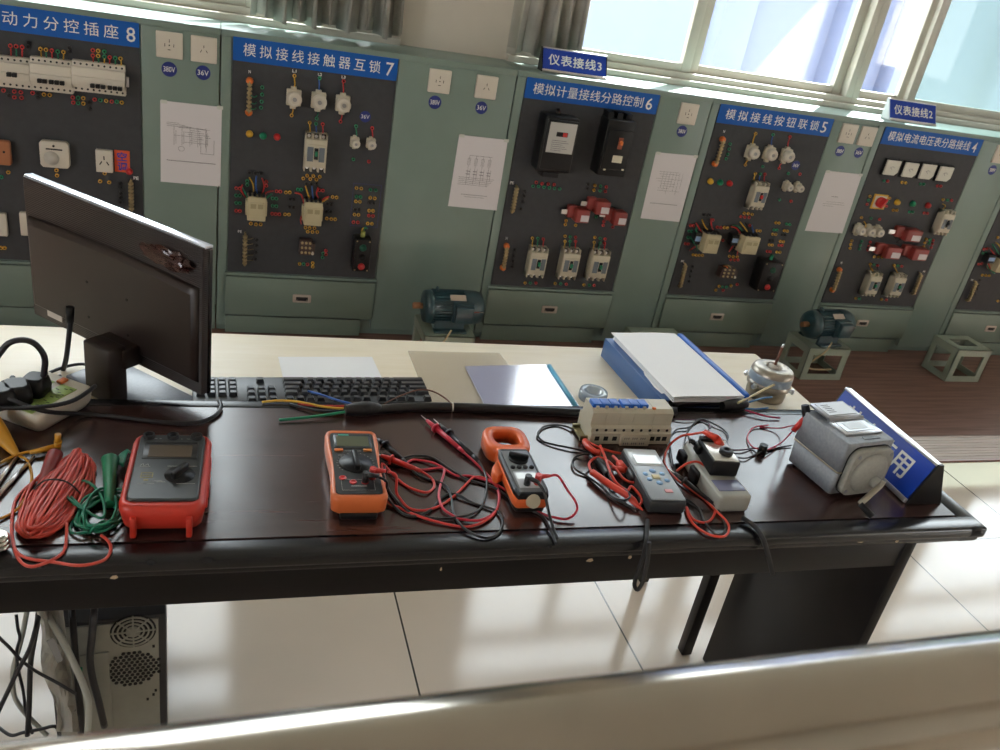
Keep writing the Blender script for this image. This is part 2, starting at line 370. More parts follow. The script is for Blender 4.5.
def mccb(cabo, mp, x0, y0, x1, y1, tc, d=.05, w=None, h=None):
    X0, X1, Z0, Z1 = rect(mp, x0, y0, x1, y1, d)
    if w: c = (X0+X1)/2; X0, X1 = c-w/2, c+w/2
    if h: c = (Z0+Z1)/2; Z0, Z1 = c-h/2, c+h/2
    w_, h_ = X1-X0, Z1-Z0
    b = MB(); b.box(X0, X1, YB-d, YB, Z0+h_*.13, Z1-h_*.13, bev=.002)
    for z0, z1 in ((Z1-h_*.16, Z1), (Z0, Z0+h_*.16)):
        for i in range(4): b.box(X0+w_*(i/3)-.003*(i > 0), X0+w_*(i/3)+.003*(i < 3)+.001, YB-d+.008, YB, z0, z1)
        b.box(X0, X1, YB-d*.45, YB, z0, z1)
    b.box(X0+w_*.06, X1-w_*.06, YB-d-.004, YB-d, Z0+h_*.26, Z1-h_*.26, bev=.001)
    o = b.build('circuit_breaker', cream, cabo)
    b = MB(); b.box(X0+w_*.1, X0+w_*.38, YB-d-.0048, YB-d-.003, Z0+h_*.3, Z1-h_*.32); b.box(X1-w_*.36, X1-w_*.1, YB-d-.0048, YB-d-.003, Z0+h_*.3, Z1-h_*.32)
    b.build('rating_label', mat('label_grey', (.14, .17, .2), .5), o)
    b = MB(); b.box(X0+w_*.42, X0+w_*.6, YB-d-.006, YB-d-.003, Z0+h_*.36, Z1-h_*.34); b.box(X0+w_*.45, X0+w_*.57, YB-d-.016, YB-d-.005, Z0+h_*.46, Z0+h_*.58, mi=1)
    b.build('toggle', [darkm, tc], o)
    b = MB()
    for i in range(3):
        cx = X0+w_*(i+.5)/3
        for z in (Z1-h_*.08, Z0+h_*.08): b.cyl((cx, YB-d*.45-.004, z), (cx, YB-d*.45, z), w_*.08, n=8)
    b.build('terminal_screw', steel, o)
    b = MB()
    for i in range(3):
        x0_ = X0+w_*(i/3)+.0045; x1_ = X0+w_*((i+1)/3)-.0045
        for z0, z1 in ((Z1-h_*.125, Z1-.001), (Z0+.001, Z0+h_*.10)): b.box(x0_, x1_, YB-d*.45-.0035, YB-d*.45, z0, z1)
    b.build('terminal_recess', darkm, o)
def fuse(cabo, mp, x, y, r):
    p = W(*mp(x, y), YB-.045)
    b = MB(); b.box(p.x-r*1.05, p.x+r*.95, YB-.02, YB, p.z-r*1.05, p.z+r*1.15, bev=.003)
    b.box(p.x-r*.5, p.x+r*.3, YB-.016, YB, p.z-r*1.5, p.z+r*1.5, bev=.002)
    o = b.build('fuse_holder', cream, cabo)
    b = MB(); b.lathe([(r*.95, 0), (r*1.0, .01), (r*1.0, .022), (r*.9, .028), (r*.5, .03), (r*.45, .027), (.0001, .027)], (p.x, YB-.018, p.z), (0, -1, 0), 24)
    b.build('fuse_cap', white, o)
    b = MB(); b.cyl((p.x, YB-.044, p.z), (p.x, YB-.0475, p.z), r*.3, n=12); b.build('fuse_button', mat('grey_button', (.3, .3, .3), .4), o)
def lamp(cabo, mp, x, y, r, m, name='indicator_lamp', lab=None):
    p = W(*mp(x, y), YB-.012)
    b = MB(); b.lathe([(r*1.05, 0), (r*1.05, .006), (r*.9, .008), (r*.9, .012), (r*.75, .017), (r*.3, .02), (.0001, .0205)], (p.x, YB, p.z), (0, -1, 0), 18)
    o = b.build(name, m, cabo)
    if lab: o['label'] = lab
def busbar(cabo, mp, a, c, ends=True, n=7):
    p, q = W(*mp(*a), YB-.018), W(*mp(*c), YB-.018)
    d = (p-q); L = d.length; d.normalize()
    b = MB(); b.cyl(p, q, .0055, n=6)
    for i in range(n):
        s_ = q + d*L*(i+.7)/(n+.4); b.cyl(s_+Vector((0, .0, 0)), s_+Vector((0, -.011, 0)), .0052, n=8); b.box(s_.x-.0085, s_.x+.0085, YB-.024, YB-.012, s_.z-.0035, s_.z+.0035)
    b.cyl(p, (p.x, YB, p.z), .004, n=8); b.cyl(q, (q.x, YB, q.z), .004, n=8)
    o = b.build('terminal_bar', brass, cabo)
    if ends:
        for e in (p, q):
            b = MB(); b.lathe([(.011, 0), (.013, .006), (.010, .012), (.011, .018), (.0065, .022)], (e.x, YB, e.z), (0, -1, 0), 14); b.build('insulator', copper, o)
def contactor(cabo, mp, x0, y0, x1, y1, module=None, d=.06):
    X0, X1, Z0, Z1 = rect(mp, x0, y0, x1, y1, d); w_, h_ = X1-X0, Z1-Z0
    b = MB(); b.box(X0, X1, YB-d, YB, Z0, Z1, bev=.003); b.box(X0-.006, X1+.006, YB-d*.5, YB, Z0+h_*.12, Z1-h_*.25, bev=.002)
    b.box(X0+w_*.1, X1-w_*.1, YB-d-.005, YB-d, Z0+h_*.2, Z1-h_*.2, bev=.002)
    o = b.build('contactor', cream_y, cabo)
    b = MB()
    for i in range(4):
        cx = X0+w_*(i+.5)/4
        b.box(cx-w_*.07, cx+w_*.07, YB-d*.8, YB-d*.2, Z1, Z1+.010)
    b.build('terminal_cover', darkm, o)
    b = MB(); b.box(X0+w_*.16, X0+w_*.46, YB-d-.0062, YB-d-.004, Z0+h_*.55, Z1-h_*.26); b.box(X0+w_*.56, X0+w_*.84, YB-d-.0062, YB-d-.004, Z0+h_*.55, Z1-h_*.26)
    b.build('arc_vent', mat('vent_shade', (.34, .30, .18), .6), o)
    if module:
        Xa, Xb, Za, Zb = rect(mp, *module, .035)
        b = MB(); b.box(Xa, Xb, YB-.04, YB, Za, Zb, bev=.002); o2 = b.build('coil_module', darkm, cabo)
        b = MB(); b.box(Xa+.003, Xb-.003, YB-.042, YB-.039, Za+(Zb-Za)*.3, Za+(Zb-Za)*.7); b.build('rating_label', mat('pale_blue_label', (.25, .38, .6), .5), o2)
def wall_socket(cabo, mp, x0, y0, x1, y1, pins):
    X0, X1, Z0, Z1 = rect(mp, x0, y0, x1, y1, 0); c, e = (X0+X1)/2, (Z0+Z1)/2; s_ = .042
    b = MB(); b.box(c-s_, c+s_, YB-.008, YB+.003, e-s_, e+s_, bev=.003); o = b.build('wall_socket', white, cabo)
    b = MB(); y0_, y1_ = YB-.0086, YB-.0075
    def slot(dx, dz, w_, h_, a=0):
        M = Matrix.Translation((c+dx, 0, e+dz)) @ Matrix.Rotation(a, 4, 'Y'); b.box(-w_/2, w_/2, y0_, y1_, -h_/2, h_/2, M=M)
    if pins == 4: slot(0, .014, .002, .01); slot(-.014, 0, .002, .01); slot(.014, 0, .002, .01); slot(0, -.014, .010, .002); slot(0, 0, .004, .004)
    else: slot(0, .01, .002, .009); slot(-.009, -.005, .002, .009, .5); slot(.009, -.005, .002, .009, -.5)
    b.build('socket_slot', holeb, o)
def sticker(cabo, mp, x, y, txt, r=.021):
    p = W(*mp(x, y), YB)
    b = MB(); b.cyl((p.x, YB+.002, p.z), (p.x, YB-.0012, p.z), r, n=28, smooth=False); o = b.build('voltage_sticker', blue_n, cabo)
    text(txt, (p.x-r*.75, YB-.0014, p.z-r*.36), (1, 0, 0), (0, 0, 1), r*1.5, r*.72, ink, o, bold=.0)
def bolt_text(cabo, mp, x, y, txt, h=.010):
    p = W(*mp(x, y), YB); text(txt, (p.x-h*.35*len(txt), YB-.0006, p.z-h/2), (1, 0, 0), (0, 0, 1), h*.7*len(txt), h, ink, cabo, bold=.02)
def Zm(ox, oy, s): return lambda x, y: (ox+x/s, oy+y/s)
z1 = Zm(0, 0, 3.988); z2 = Zm(220, 0, 5); z3 = Zm(220, 130, 3.571); z4 = Zm(400, 30, 3.125); z5 = Zm(400, 170, 3.125)
z6 = Zm(640, 80, 4.545); z7 = Zm(640, 190, 4.545); z8 = Zm(800, 80, 5); zr = Zm(800, 200, 3.75); zm = Zm(0, 120, 4.167)
TITLE = {8: ('动力分控插座', '8', (W(2.2, 15).x-XK[8])/PWD, (W(118.5, 33).x-XK[8])/PWD, (W(126.5, 35).x-XK[8])/PWD, (W(135.5, 35).x-XK[8])/PWD), 7: ('模拟接线接触器互锁', '7', .06, .89, .925, .975), 6: ('模拟计量接线分路控制', '6', .055, .88, .905, .955),
         5: ('模拟接线按钮联锁', '5', .06, .88, .905, .955), 4: ('模拟电流电压表分路接线', '4', .05, .885, .91, .955), 3: ('模拟接线接触器互锁', '3', .06, .89, .92, .97)}
for k, x0, x1 in units:
    t = thing('training_cabinet', CLAB[k], 'cabinet', ((x0+x1)/2, YW+.12, 0)); CAB[k] = t
    xa, xb = XK[k], XK[k]+PWD
    g = .0025; b = MB()
    b.box(x0+g, x1-g, YW+.004, YG+.018, .09, ZT-.02)                     # carcass
    b.box(x0+g, x1-g, YW+.03, YG+.018, .003, .09)
    b.box(x0+.0005, x1-.0005, YW-.004, YG+.018, ZT-.022, ZT, bev=.002)      # top
    # face: right blank panel, rails round the board
    b.box(xb+.004, x1-g, YW-.002, YW+.02, .04, ZT-.022, bev=.0015)
    b.box(x0+g, xa-.004, YW-.002, YW+.02, .04, ZT-.022, bev=.0015)
    b.box(xa-.004, xb+.004, YW-.002, YW+.02, ZS1+.001, ZT-.022)
    b.box(xa-.01, xb+.01, YW-.010, YW+.02, ZP0-.013, ZP0-.004, bev=.001)
    b.build('carcass', green, t)
    b = MB(); b.box(xa, xb, YB, YW+.02, ZP0, ZS1); b.build('mounting_board', board, t)
    b = MB(); b.box(xa, xb, YB-.003, YB, ZS0, ZS1); s_ = b.build('title_plate', blue, t)
    tt, dg, u0, u1, v0, v1 = TITLE[k]
    text(tt, (xa+PWD*u0, YB-.0032, ZS0+.019), (1, 0, 0), (0, 0, 1), PWD*(u1-u0), .042, ink, s_, bold=.0, spacing=1.45 if k in (8, 5, 7) else 1.05)
    text(dg, (xa+PWD*v0, YB-.0032, ZS0+.015), (1, 0, 0), (0, 0, 1), PWD*(v1-v0), .046, ink, s_, bold=.004)
    # drawer and kick panel
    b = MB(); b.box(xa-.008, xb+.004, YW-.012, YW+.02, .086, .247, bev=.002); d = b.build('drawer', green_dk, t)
    cx, cz = xa+PWD*.5, .168
    b = MB(); b.box(cx-.036, cx+.036, YW-.017, YW-.011, cz-.017, cz+.017, bev=.004); b.box(cx-.023, cx+.023, YW-.0182, YW-.0155, cz-.008, cz+.008, mi=1, bev=.001)
    b.tube([(cx-.018, YW-.016, cz-.004), (cx-.018, YW-.026, cz-.007), (cx+.018, YW-.026, cz-.007), (cx+.018, YW-.016, cz-.004)], .0018, 6, 3)
    b.build('handle', [mat('pewter', (.50, .43, .38), .45, .3), dark], d)
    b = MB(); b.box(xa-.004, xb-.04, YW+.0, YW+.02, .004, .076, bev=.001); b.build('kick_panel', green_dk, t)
# ---- unit 8
c8 = CAB[8]
jacks(c8, z1, 'r42,182 r65,184 r89,187 k115,170 k113,187 y162,195 y184,198 r207,201 g231,205 y254,207 k277,190 k279,206 r371,200 y392,202 g417,205 r371,221 y392,222 g417,225 r438,228 g460,231 y481,233 r15,360 k37,380 r58,364 r84,367 r58,387 r87,389 r131,370 k152,372 k152,390 y176,376 y199,378 r291,388 g312,389 y333,391 r293,408 g312,410 y333,412 k357,408 k360,435 r378,396 g401,399 y424,401 r446,404 g466,405 y486,408 y226,678 y228,699 y418,690 y400,722 y436,726 y34,686 g7,705')
def strip8(x0, x1, yt, yb, tog, name='modular_breaker'):
    xm_ = (x0+x1)/2; d = .05
    a = W(*z1(x0, (yt+yb)/2), YB-d).x; c = W(*z1(x1, (yt+yb)/2), YB-d).x; zt = W(*z1(xm_, yt), YB-d).z; zb = W(*z1(xm_, yb), YB-d).z
    hh = zt-zb; b = MB(); b.box(a, c, YB-.03, YB, zb, zt, bev=.001); b.box(a, c, YB-d, YB, zb+hh*.22, zt-hh*.16, bev=.0015); b.box(a, c, YB-d-.006, YB, zb+hh*.3, zb+hh*.55, bev=.001)
    o = b.build(name, white, c8)
    n = max(2, round((c-a)/.018)); b = MB()
    for i in range(n):
        cx = a+(c-a)*(i+.5)/n
        for z in (zt-hh*.08, zb+hh*.1): b.cyl((cx, YB-.0312, z), (cx, YB-.029, z), .0035, n=8)
    b.build('terminal_hole', darkm, o)
    for (t0, t1, ty) in tog:
        p = W(*z1(t0, ty), YB-d-.012); q = W(*z1(t1, ty), YB-d-.012)
        m_ = max(1, round((q.x-p.x)/.018)); b = MB()
        for i in range(m_): 
            e = p.x+(q.x-p.x)*(i+.5)/m_; b.box(e-.0065, e+.0065, YB-d-.02, YB-d, p.z-.005, p.z+.007, bev=.001)
        b.build('toggle', dark, o)
strip8(-210, 118, 222, 345, [(-120, -40, 283), (25, 68, 297)]); strip8(120, 284, 240, 372, [(148, 188, 322), (194, 258, 327)]); strip8(286, 497, 257, 378, [(358, 421, 342), (428, 488, 350)])
p = W(*z1(506, 328), YB-.01); B(c8, p.x-.006, p.x+.006, p.z-.016, p.z+.016, .012, steel, 'din_rail', .001)
for pts, m_ in (((42, 190, 45, 228), red), ((65, 192, 66, 232), grn), ((89, 195, 88, 236), red), ((163, 203, 165, 243), yel), ((184, 206, 186, 247), grn), ((207, 209, 209, 250), red), ((231, 213, 233, 254), grn), ((254, 215, 252, 256), yel),
                ((371, 230, 373, 268), red), ((392, 232, 394, 272), grn), ((417, 234, 415, 274), yel), ((438, 237, 436, 277), red), ((460, 240, 460, 278), grn), ((483, 242, 484, 280), yel)):
    wirew(c8, z1, [(pts[0], pts[1]), ((pts[0]+pts[2])/2, (pts[1]+pts[3])/2-4), (pts[2], pts[3])], m_, .002, .012)
X0, X1, Z0, Z1 = rect(z1, -46, 553, 48, 650, 0); B(c8, X0, X1, Z0, Z1, .03, mat('brown_bakelite', (.42, .17, .08), .4), 'round_switch_base', .008, lab='brown surface switch')
p = W(*z1(16, 606), YB-.03); b = MB(); b.cyl((p.x, YB-.033, p.z), (p.x, YB-.029, p.z), .0035, n=10); b.build('switch_screw', dark, c8)
X0, X1, Z0, Z1 = rect(z1, 162, 561, 278, 664, .01); b = MB(); cf = .008
b.prism([(X0+cf, Z0), (X1-cf, Z0), (X1, Z0+cf), (X1, Z1-cf), (X1-cf, Z1), (X0+cf, Z1), (X0, Z1-cf), (X0, Z0+cf)], -.028, 0, M=Matrix.Translation((0, YB, 0)) @ Matrix(((1, 0, 0, 0), (0, 1, 0, 0), (0, 0, 1, 0), (0, 0, 0, 1))) @ Matrix(((1, 0, 0, 0), (0, 0, 1, 0), (0, 1, 0, 0), (0, 0, 0, 1))), bev=.002)
o = b.build('fan_speed_switch', white, c8); p = W(*z1(205, 632), YB-.03)
b = MB(); b.lathe([(.024, 0), (.024, .003), (.018, .005), (.016, .014), (.0001, .014)], (p.x, YB-.027, p.z), (0, -1, 0), 24); b.build('dial', mat('pale_dial', (.5, .48, .43), .4), o)
p = W(*z1(213, 583), YB-.03); b = MB(); b.cyl((p.x, YB-.031, p.z), (p.x, YB-.027, p.z), .004, n=10); b.box(p.x-.024, p.x+.026, YB-.029, YB-.027, p.z-.014, p.z-.009); b.build('switch_marking', darkm, o)
X0, X1, Z0, Z1 = rect(z1, 383, 597, 450, 685, .01); o = B(c8, X0, X1, Z0, Z1, .02, white, 'surface_socket', .003)
b = MB(); cx, cz = (X0+X1)/2, (Z0+Z1)/2
for dx, dz, a in ((0, .012, 0), (-.011, -.006, .55), (.011, -.006, -.55)): b.box(-.0018, .0018, YB-.0206, YB-.019, -.007, .007, M=Matrix.Translation((cx+dx, 0, cz+dz)) @ Matrix.Rotation(a, 4, 'Y'))
b.build('socket_slot', holeb, o)
X0, X1, Z0, Z1 = rect(z1, 457, 600, 518, 686, 0); o = B(c8, X0, X1, Z0, Z1, .002, mat('orange_label', (.72, .10, .03), .5), 'orange_label', .0005)
for ch, f0 in (('空', .53), ('调', .06)): text(ch, (X0+.009, YB-.0025, Z0+(Z1-Z0)*f0), (1, 0, 0), (0, 0, 1), (X1-X0)-.018, (Z1-Z0)*.4, mat('label_blue_ink', (.03, .05, .4), .5), o, bold=.02)
lamp(c8, z1, 515, 687, .011, red, 'warning_dot')
busbar(c8, zm, (545, 255), (548, 378), False, 8); jacks(c8, zm, 'k502,265 k502,283 k503,305 k503,323 k503,342'); bolt_text(c8, zm, 567, 242, 'PE', .012)
for x0_, x1_ in ((-45, 30), (85, 160)):
    X0, X1, Z0, Z1 = rect(zm, x0_, 385, x1_, 480, .01); B(c8, X0, X1, Z0, Z1, .02, white, 'surface_socket', .003)
jacks(c8, zm, 'y5,532 y20,532')
wall_socket(c8, z1, 622, 120, 729, 238, 4); wall_socket(c8, z1, 761, 139, 865, 255, 3); sticker(c8, z1, 675, 276, '380V', .0245); sticker(c8, z1, 810, 290, '36V', .024)
# ---- unit 7
c7 = CAB[7]
busbar(c7, z2, (149, 407), (144, 566)); jacks(c7, z2, 'g211,436 g211,472 g208,507 g205,537'); bolt_text(c7, z2, 148, 358, 'N', .01)
for i, (x, y) in enumerate(((205, 478), (203, 512), (200, 540))): wirew(c7, z2, [(x-20, y), (x-35, y+8), (x-50, y-2)], grn, .0018, .01)
for x, y, l, lx, ly in ((370, 495, 'L1', 372, 355), (495, 510, 'L2', 500, 372), (617, 525, 'L3', 618, 385)): fuse(c7, z2, x+4, y+4, .0255); bolt_text(c7, z2, lx, ly, l, .010)
jacks(c7, z2, 'y372,378 g498,390 r618,405 y358,576 g483,592 r602,607 g680,630 r760,640 y448,612 g480,618 r513,620')
for a, m_ in (((372, 390, 372, 445), yel), ((495, 400, 494, 458), blu), ((616, 415, 616, 475), red), ((448, 620, 450, 680), yel), ((480, 626, 480, 684), blu), ((513, 628, 513, 686), red), ((360, 568, 365, 545), yel), ((484, 584, 490, 560), grn), ((604, 598, 610, 575), red), ((680, 640, 682, 690), grn), ((760, 650, 762, 700), red)):
    wirew(c7, z2, [(a[0], a[1]), ((a[0]+a[2])/2+2, (a[1]+a[3])/2), (a[2], a[3])], m_, .0022, .012)
sticker(c7, z2, 726, 583, '36V', .0205)
for x, y, m_, l in ((148, 673, yel, 'yellow'), (216, 683, grn, 'green'), (286, 688, red, 'red')): lamp(c7, z2, x, y, .012, m_, lab=l+' indicator lamp')
for x, y in ((484, 52), (542, 56)): fuse(c7, z3, x+2, y, .0165)
jacks(c7, z3, 'g476,104 r531,112'); mccb(c7, z3, 303, 17, 381, 153, grn)
jacks(c7, z3, 'y297,172 y311,162 y322,174 y333,163 y344,176 y356,166 k105,152 k126,154 k147,155 r58,207 r71,208 g58,233 g71,233 g58,259 g71,260 r58,287 r71,288 r165,184 r165,198 r202,218 r215,219 y235,222 y249,222 g188,243 g201,244 g188,270 g201,271 r186,298 r199,299 r212,300 y232,300 y246,301 y110,333 y128,336 y145,336 g97,182 g97,195 g278,212 g290,212 r355,214 r367,215 y402,238 y416,240 k383,262 k397,266 k380,290 k395,291 y381,315 y397,317 y411,318 k250,246 k264,247 k248,275 k262,276 y305,347 y320,349 y337,349 y313,362 y330,363 y347,363 k308,190 k326,192 k345,193')
jacks(c7, z3, 'y487,206 y504,208 g537,213 g556,214 g487,237 g502,238 y536,241 y552,243 y485,254 y499,255 k535,260 k549,261 k482,283 k496,284 y532,287 y546,288 y480,301 y494,302 r531,305 r546,306 r476,328 r492,329 y527,333 y542,334')
X0, X1, Z0, Z1 = rect(z3, 470, 193, 570, 345, 0); b = MB()
for q in ((X0, X1, Z1-.0012, Z1), (X0, X1, Z0, Z0+.0012), (X0, X0+.0012, Z0, Z1), (X1-.0012, X1, Z0, Z1)): b.box(q[0], q[1], YB-.0008, YB, q[2], q[3])
b.build('painted_outline', mat('outline_blue', (.04, .04, .18), .6), c7)
contactor(c7, z3, 98, 242, 164, 326); contactor(c7, z3, 301, 262, 365, 343)
for pts, m_ in ((((80, 195), (75, 215), (92, 240)), red), (((105, 170), (118, 195), (120, 230)), yel), (((130, 165), (128, 200), (135, 232)), blu), (((150, 172), (158, 200), (150, 230)), red), (((190, 218), (168, 222), (155, 238)), red), (((80, 205), (90, 225), (100, 245)), grn), (((185, 228), (172, 238), (160, 250)), grn),
                (((268, 225), (290, 232), (300, 265)), red), (((305, 200), (313, 225), (322, 250)), yel), (((328, 200), (330, 225), (335, 250)), blu), (((350, 205), (345, 228), (355, 248)), red), (((388, 238), (370, 246), (360, 262)), red), (((385, 245), (368, 255), (352, 265)), yel), (((290, 335), (288, 318), (295, 300)), red)):
    wirew(c7, z3, pts, m_, .0028, .03)
busbar(c7, z3, (90, 372), (88, 484), False, 8)
for i in range(5): wirew(c7, z3, [(92, 388+i*20), (106, 390+i*19), (118, 386+i*20)], brass, .0012, .01)
jacks(c7, z3, 'k131,393 k130,413 k128,437 k126,461'); bolt_text(c7, z3, 71, 362, 'PE', .010)
def relay(cabo, mp, x0, y0, x1, y1):
    X0, X1, Z0, Z1 = rect(mp, x0, y0, x1, y1, .04); b = MB(); w_ = X1-X0; h_ = Z1-Z0
    b.box(X0, X1-w_*.2, YB-.04, YB, Z0+h_*.15, Z1-h_*.1, bev=.002); b.box(X0+w_*.1, X1, YB-.03, YB, Z0+h_*.2, Z1-h_*.3, bev=.002)
    o = b.build('thermal_relay', mat('brown_black', (.06, .035, .03), .5), cabo); b = MB()
    for i in range(3):
        for f_ in (.3, .55, .8): b.cyl((X0+w_*(.15+.25*i), YB-.045, Z0+h_*f_), (X0+w_*(.15+.25*i), YB-.039, Z0+h_*f_), .005, n=8)
    b.build('terminal_screw', brass, o)
    b = MB(); b.cyl((X1-w_*.15, YB-.04, Z0+h_*.25), (X1-w_*.15, YB-.03, Z0+h_*.25), .006, n=10); b.build('reset_button', white, o)
relay(c7, z3, 284, 390, 340, 458); jacks(c7, z3, 'y284,477 g298,478 r312,479 y331,474 y331,487 r378,430 r378,443 g368,440 g366,454')
def button_box(cabo, mp, x0, y0, x1, y1, gland, btns, d=.06):
    X0, X1, Z0, Z1 = rect(mp, x0, y0, x1, y1, d); b = MB(); b.box(X0, X1, YB-d, YB, Z0, Z1, bev=.006); b.box(X0+.004, X1-.004, YB-d-.002, YB-d, Z0+.004, Z1-.004, bev=.003)
    o = b.build('push_button_box', dark, cabo); cx = (X0+X1)/2
    for f_, m_, nm in btns:
        b = MB(); b.lathe([(.014, 0), (.014, .004), (.010, .006), (.010, .012), (.0001, .0125)], (cx, YB-d-.002, Z0+(Z1-Z0)*f_), (0, -1, 0), 18); lbl(b.build('push_button', m_, o), nm+' push button')
    b = MB(); b.cyl((cx, YB-d*.5, Z1-.004), (cx, YB-d*.5, Z1+.022), .009, n=12); b.build('cable_gland', gland, o)
    b = MB()
    for dx in (-1, 1):
        for z in (Z0+.009, Z1-.009): b.cyl((cx+dx*((X1-X0)/2-.009), YB-d-.004, z), (cx+dx*((X1-X0)/2-.009), YB-d-.001, z), .003, n=8)
    b.build('cover_screw', brass, o)
BT = [(.75, mat('green_button', (.01, .09, .05), .4), 'green'), (.46, darkm, 'black'), (.18, red, 'red')]
button_box(c7, z3, 477, 390, 538, 508, mat('gland_olive', (.3, .33, .08), .5), BT)
for pts, m_ in ((((505, 362), (510, 352), (520, 350)), yel), (((512, 362), (516, 350), (526, 352)), grn)): wirew(c7, z3, pts, m_, .003, .02)
wall_socket(c7, z4, 86, 119, 160, 200, 4); wall_socket(c7, z4, 233, 139, 305, 218, 3); sticker(c7, z4, 109, 226, '380V', .0245); sticker(c7, z4, 254, 243, '36V', .0235)
# ---- unit 6
c6 = CAB[6]
X0, X1, Z0, Z1 = rect(z4, 443, 272, 550, 448, .09); b = MB(); b.box(X0, X1, YB-.09, YB, Z0, Z1, bev=.008); b.box(X0+.006, X1-.006, YB-.1, YB-.088, Z0+.012, Z1-.010, bev=.004)
b.cyl(((X0+X1)/2, YB-.03, Z1-.004), ((X0+X1)/2, YB-.01, Z1+.012), .009, n=10)
em = b.build('energy_meter', dark, c6)
a0, a1, e0, e1 = rect(z4, 462, 290, 547, 386, .1); b = MB(); b.box(a0, a1, YB-.103, YB-.099, e0, e1, bev=.002); o = b.build('meter_face', mat('meter_face', (.45, .45, .43), .3), em)
b = MB(); ww, hh = a1-a0, e1-e0
b.box(a0+ww*.28, a0+ww*.7, YB-.1040, YB-.1028, e0+hh*.55, e0+hh*.70, mi=0); b.box(a0+ww*.52, a0+ww*.68, YB-.1045, YB-.1030, e0+hh*.56, e0+hh*.69, mi=1)
b.build('register', [dark, red], em)
b = MB()
for i in range(6): b.box(a0+ww*.15, a0+ww*(.55+.3*((i*37) % 10)/10), YB-.1036, YB-.103, e0+hh*(.08+.065*i), e0+hh*(.095+.065*i))
b.build('face_printing', prn, em)
a0, a1, e0, e1 = rect(z4, 445, 445, 495, 461, .06); b = MB(); b.box(a0, a1, YB-.06, YB, e0, e1, bev=.001); b.build('terminal_cover', darkm, em)
wirew(c6, z4, [(435, 340), (424, 380), (420, 420), (428, 440)], dark, .003, .02)
jacks(c6, z5, 'r425,38 r443,42 r462,43 r481,45 g415,50 g432,51 g449,53 g466,55 g482,57 g498,58 k587,44 k585,57 y608,48 g626,50 r644,52 y605,62 g624,64 r641,66')
X0, X1, Z0, Z1 = rect(z4, 634, 282, 722, 460, .085); b = MB(); b.box(X0, X1, YB-.085, YB, Z0, Z1, bev=.004); b.box(X0+.006, X1-.006, YB-.095, YB-.084, Z0+.03, Z1-.035, bev=.003)
for i in range(3): b.box(X0+(X1-X0)*(i+.2)/3, X0+(X1-X0)*(i+.8)/3, YB-.05, YB, Z1, Z1+.022)
mb = b.build('moulded_case_breaker', dark, c6)
p = W(*z4(690, 356), YB-.1); b = MB(); b.box(p.x-.009, p.x+.009, YB-.099, YB-.094, p.z-.022, p.z+.022, mi=0); b.box(p.x-.005, p.x+.005, YB-.112, YB-.097, p.z-.004, p.z+.012, mi=1, bev=.001); b.build('toggle', [mat('maroon', (.3, .08, .04), .4), copper], mb)
p = W(*z4(680, 405), YB-.1); b = MB(); b.box(p.x-.021, p.x+.021, YB-.0965, YB-.0945, p.z-.014, p.z+.014); b.build('rating_label', mat('label_ivory', (.6, .56, .44), .6), mb)
for x, y in ((640, 437), (697, 438)):
    p = W(*z4(x, y), YB-.1); b = MB(); b.box(p.x-.005, p.x+.005, YB-.0965, YB-.0945, p.z-.003, p.z+.003); b.build('small_label', mat('label_ivory', (.6, .56, .44), .6), mb)
jacks(c6, z4, 'y670,262 g692,265 r713,267'); busbar(c6, z5, (366, 52), (350, 134), False, 8); jacks(c6, z5, 'k390,68 k388,81 k385,100 k378,122 k358,250 k355,268 k352,285 k350,302'); busbar(c6, z5, (335, 240), (323, 308))
bolt_text(c6, z5, 350, 40, 'PE', .012); bolt_text(c6, z5, 333, 213, 'N', .012)
def ct(cabo, mp, x0, y0, x1, y1):
    X0, X1, Z0, Z1 = rect(mp, x0, y0, x1, y1, .05); w_, h_ = X1-X0, Z1-Z0
    b = MB(); b.box(X0, X0+w_*.45, YB-.03, YB, Z0+h_*.15, Z1, bev=.006); b.box(X0+w_*.3, X1, YB-.06, YB, Z0, Z1-h_*.08, bev=.006)
    o = b.build('current_transformer', redd, cabo)
    b = MB(); b.box(X0+w_*.55, X1-w_*.05, YB-.0612, YB-.059, Z0+h_*.12, Z0+h_*.55); b.build('rating_label', mat('ct_label', (.62, .58, .6), .5), o)
    b = MB(); b.box(X0-w_*.28, X0+.003, YB-.02, YB-.014, Z0+h_*.35, Z0+h_*.65); b.build('mounting_tab', steel, o)
for q in ((530, 118, 592, 164), (592, 93, 656, 139), (650, 127, 708, 173)): ct(c6, z5, *q)
jacks(c6, z5, 'y518,158 y516,170 y548,172 g612,145 r636,160 r634,172 r664,178 y413,212 g430,213 r447,215 y515,206 y515,222 g531,208 g531,222 r548,209 r548,222 y608,210 y606,225 g624,213 g624,227 r640,215 r638,228 y390,352 g406,352 r424,352 y484,354 g501,355 r519,356 y574,358 g591,359 r606,360')
for (x0_, y0_, x1_, y1_) in ((401, 247, 462, 340), (502, 251, 563, 346), (593, 256, 655, 350)):
    mccb(c6, z5, x0_+4, y0_, x1_-4, y1_, grn)
    for dx, m_ in ((12, yel), (28, grn), (46, red)): wirew(c6, z5, [(x0_+dx+2, y0_-28), (x0_+dx, y0_-12), (x0_+dx+2, y0_)], m_, .0022, .02)
wall_socket(c6, z6, 165, 101, 268, 205, 4); sticker(c6, z6, 190, 233, '380V', .0235)
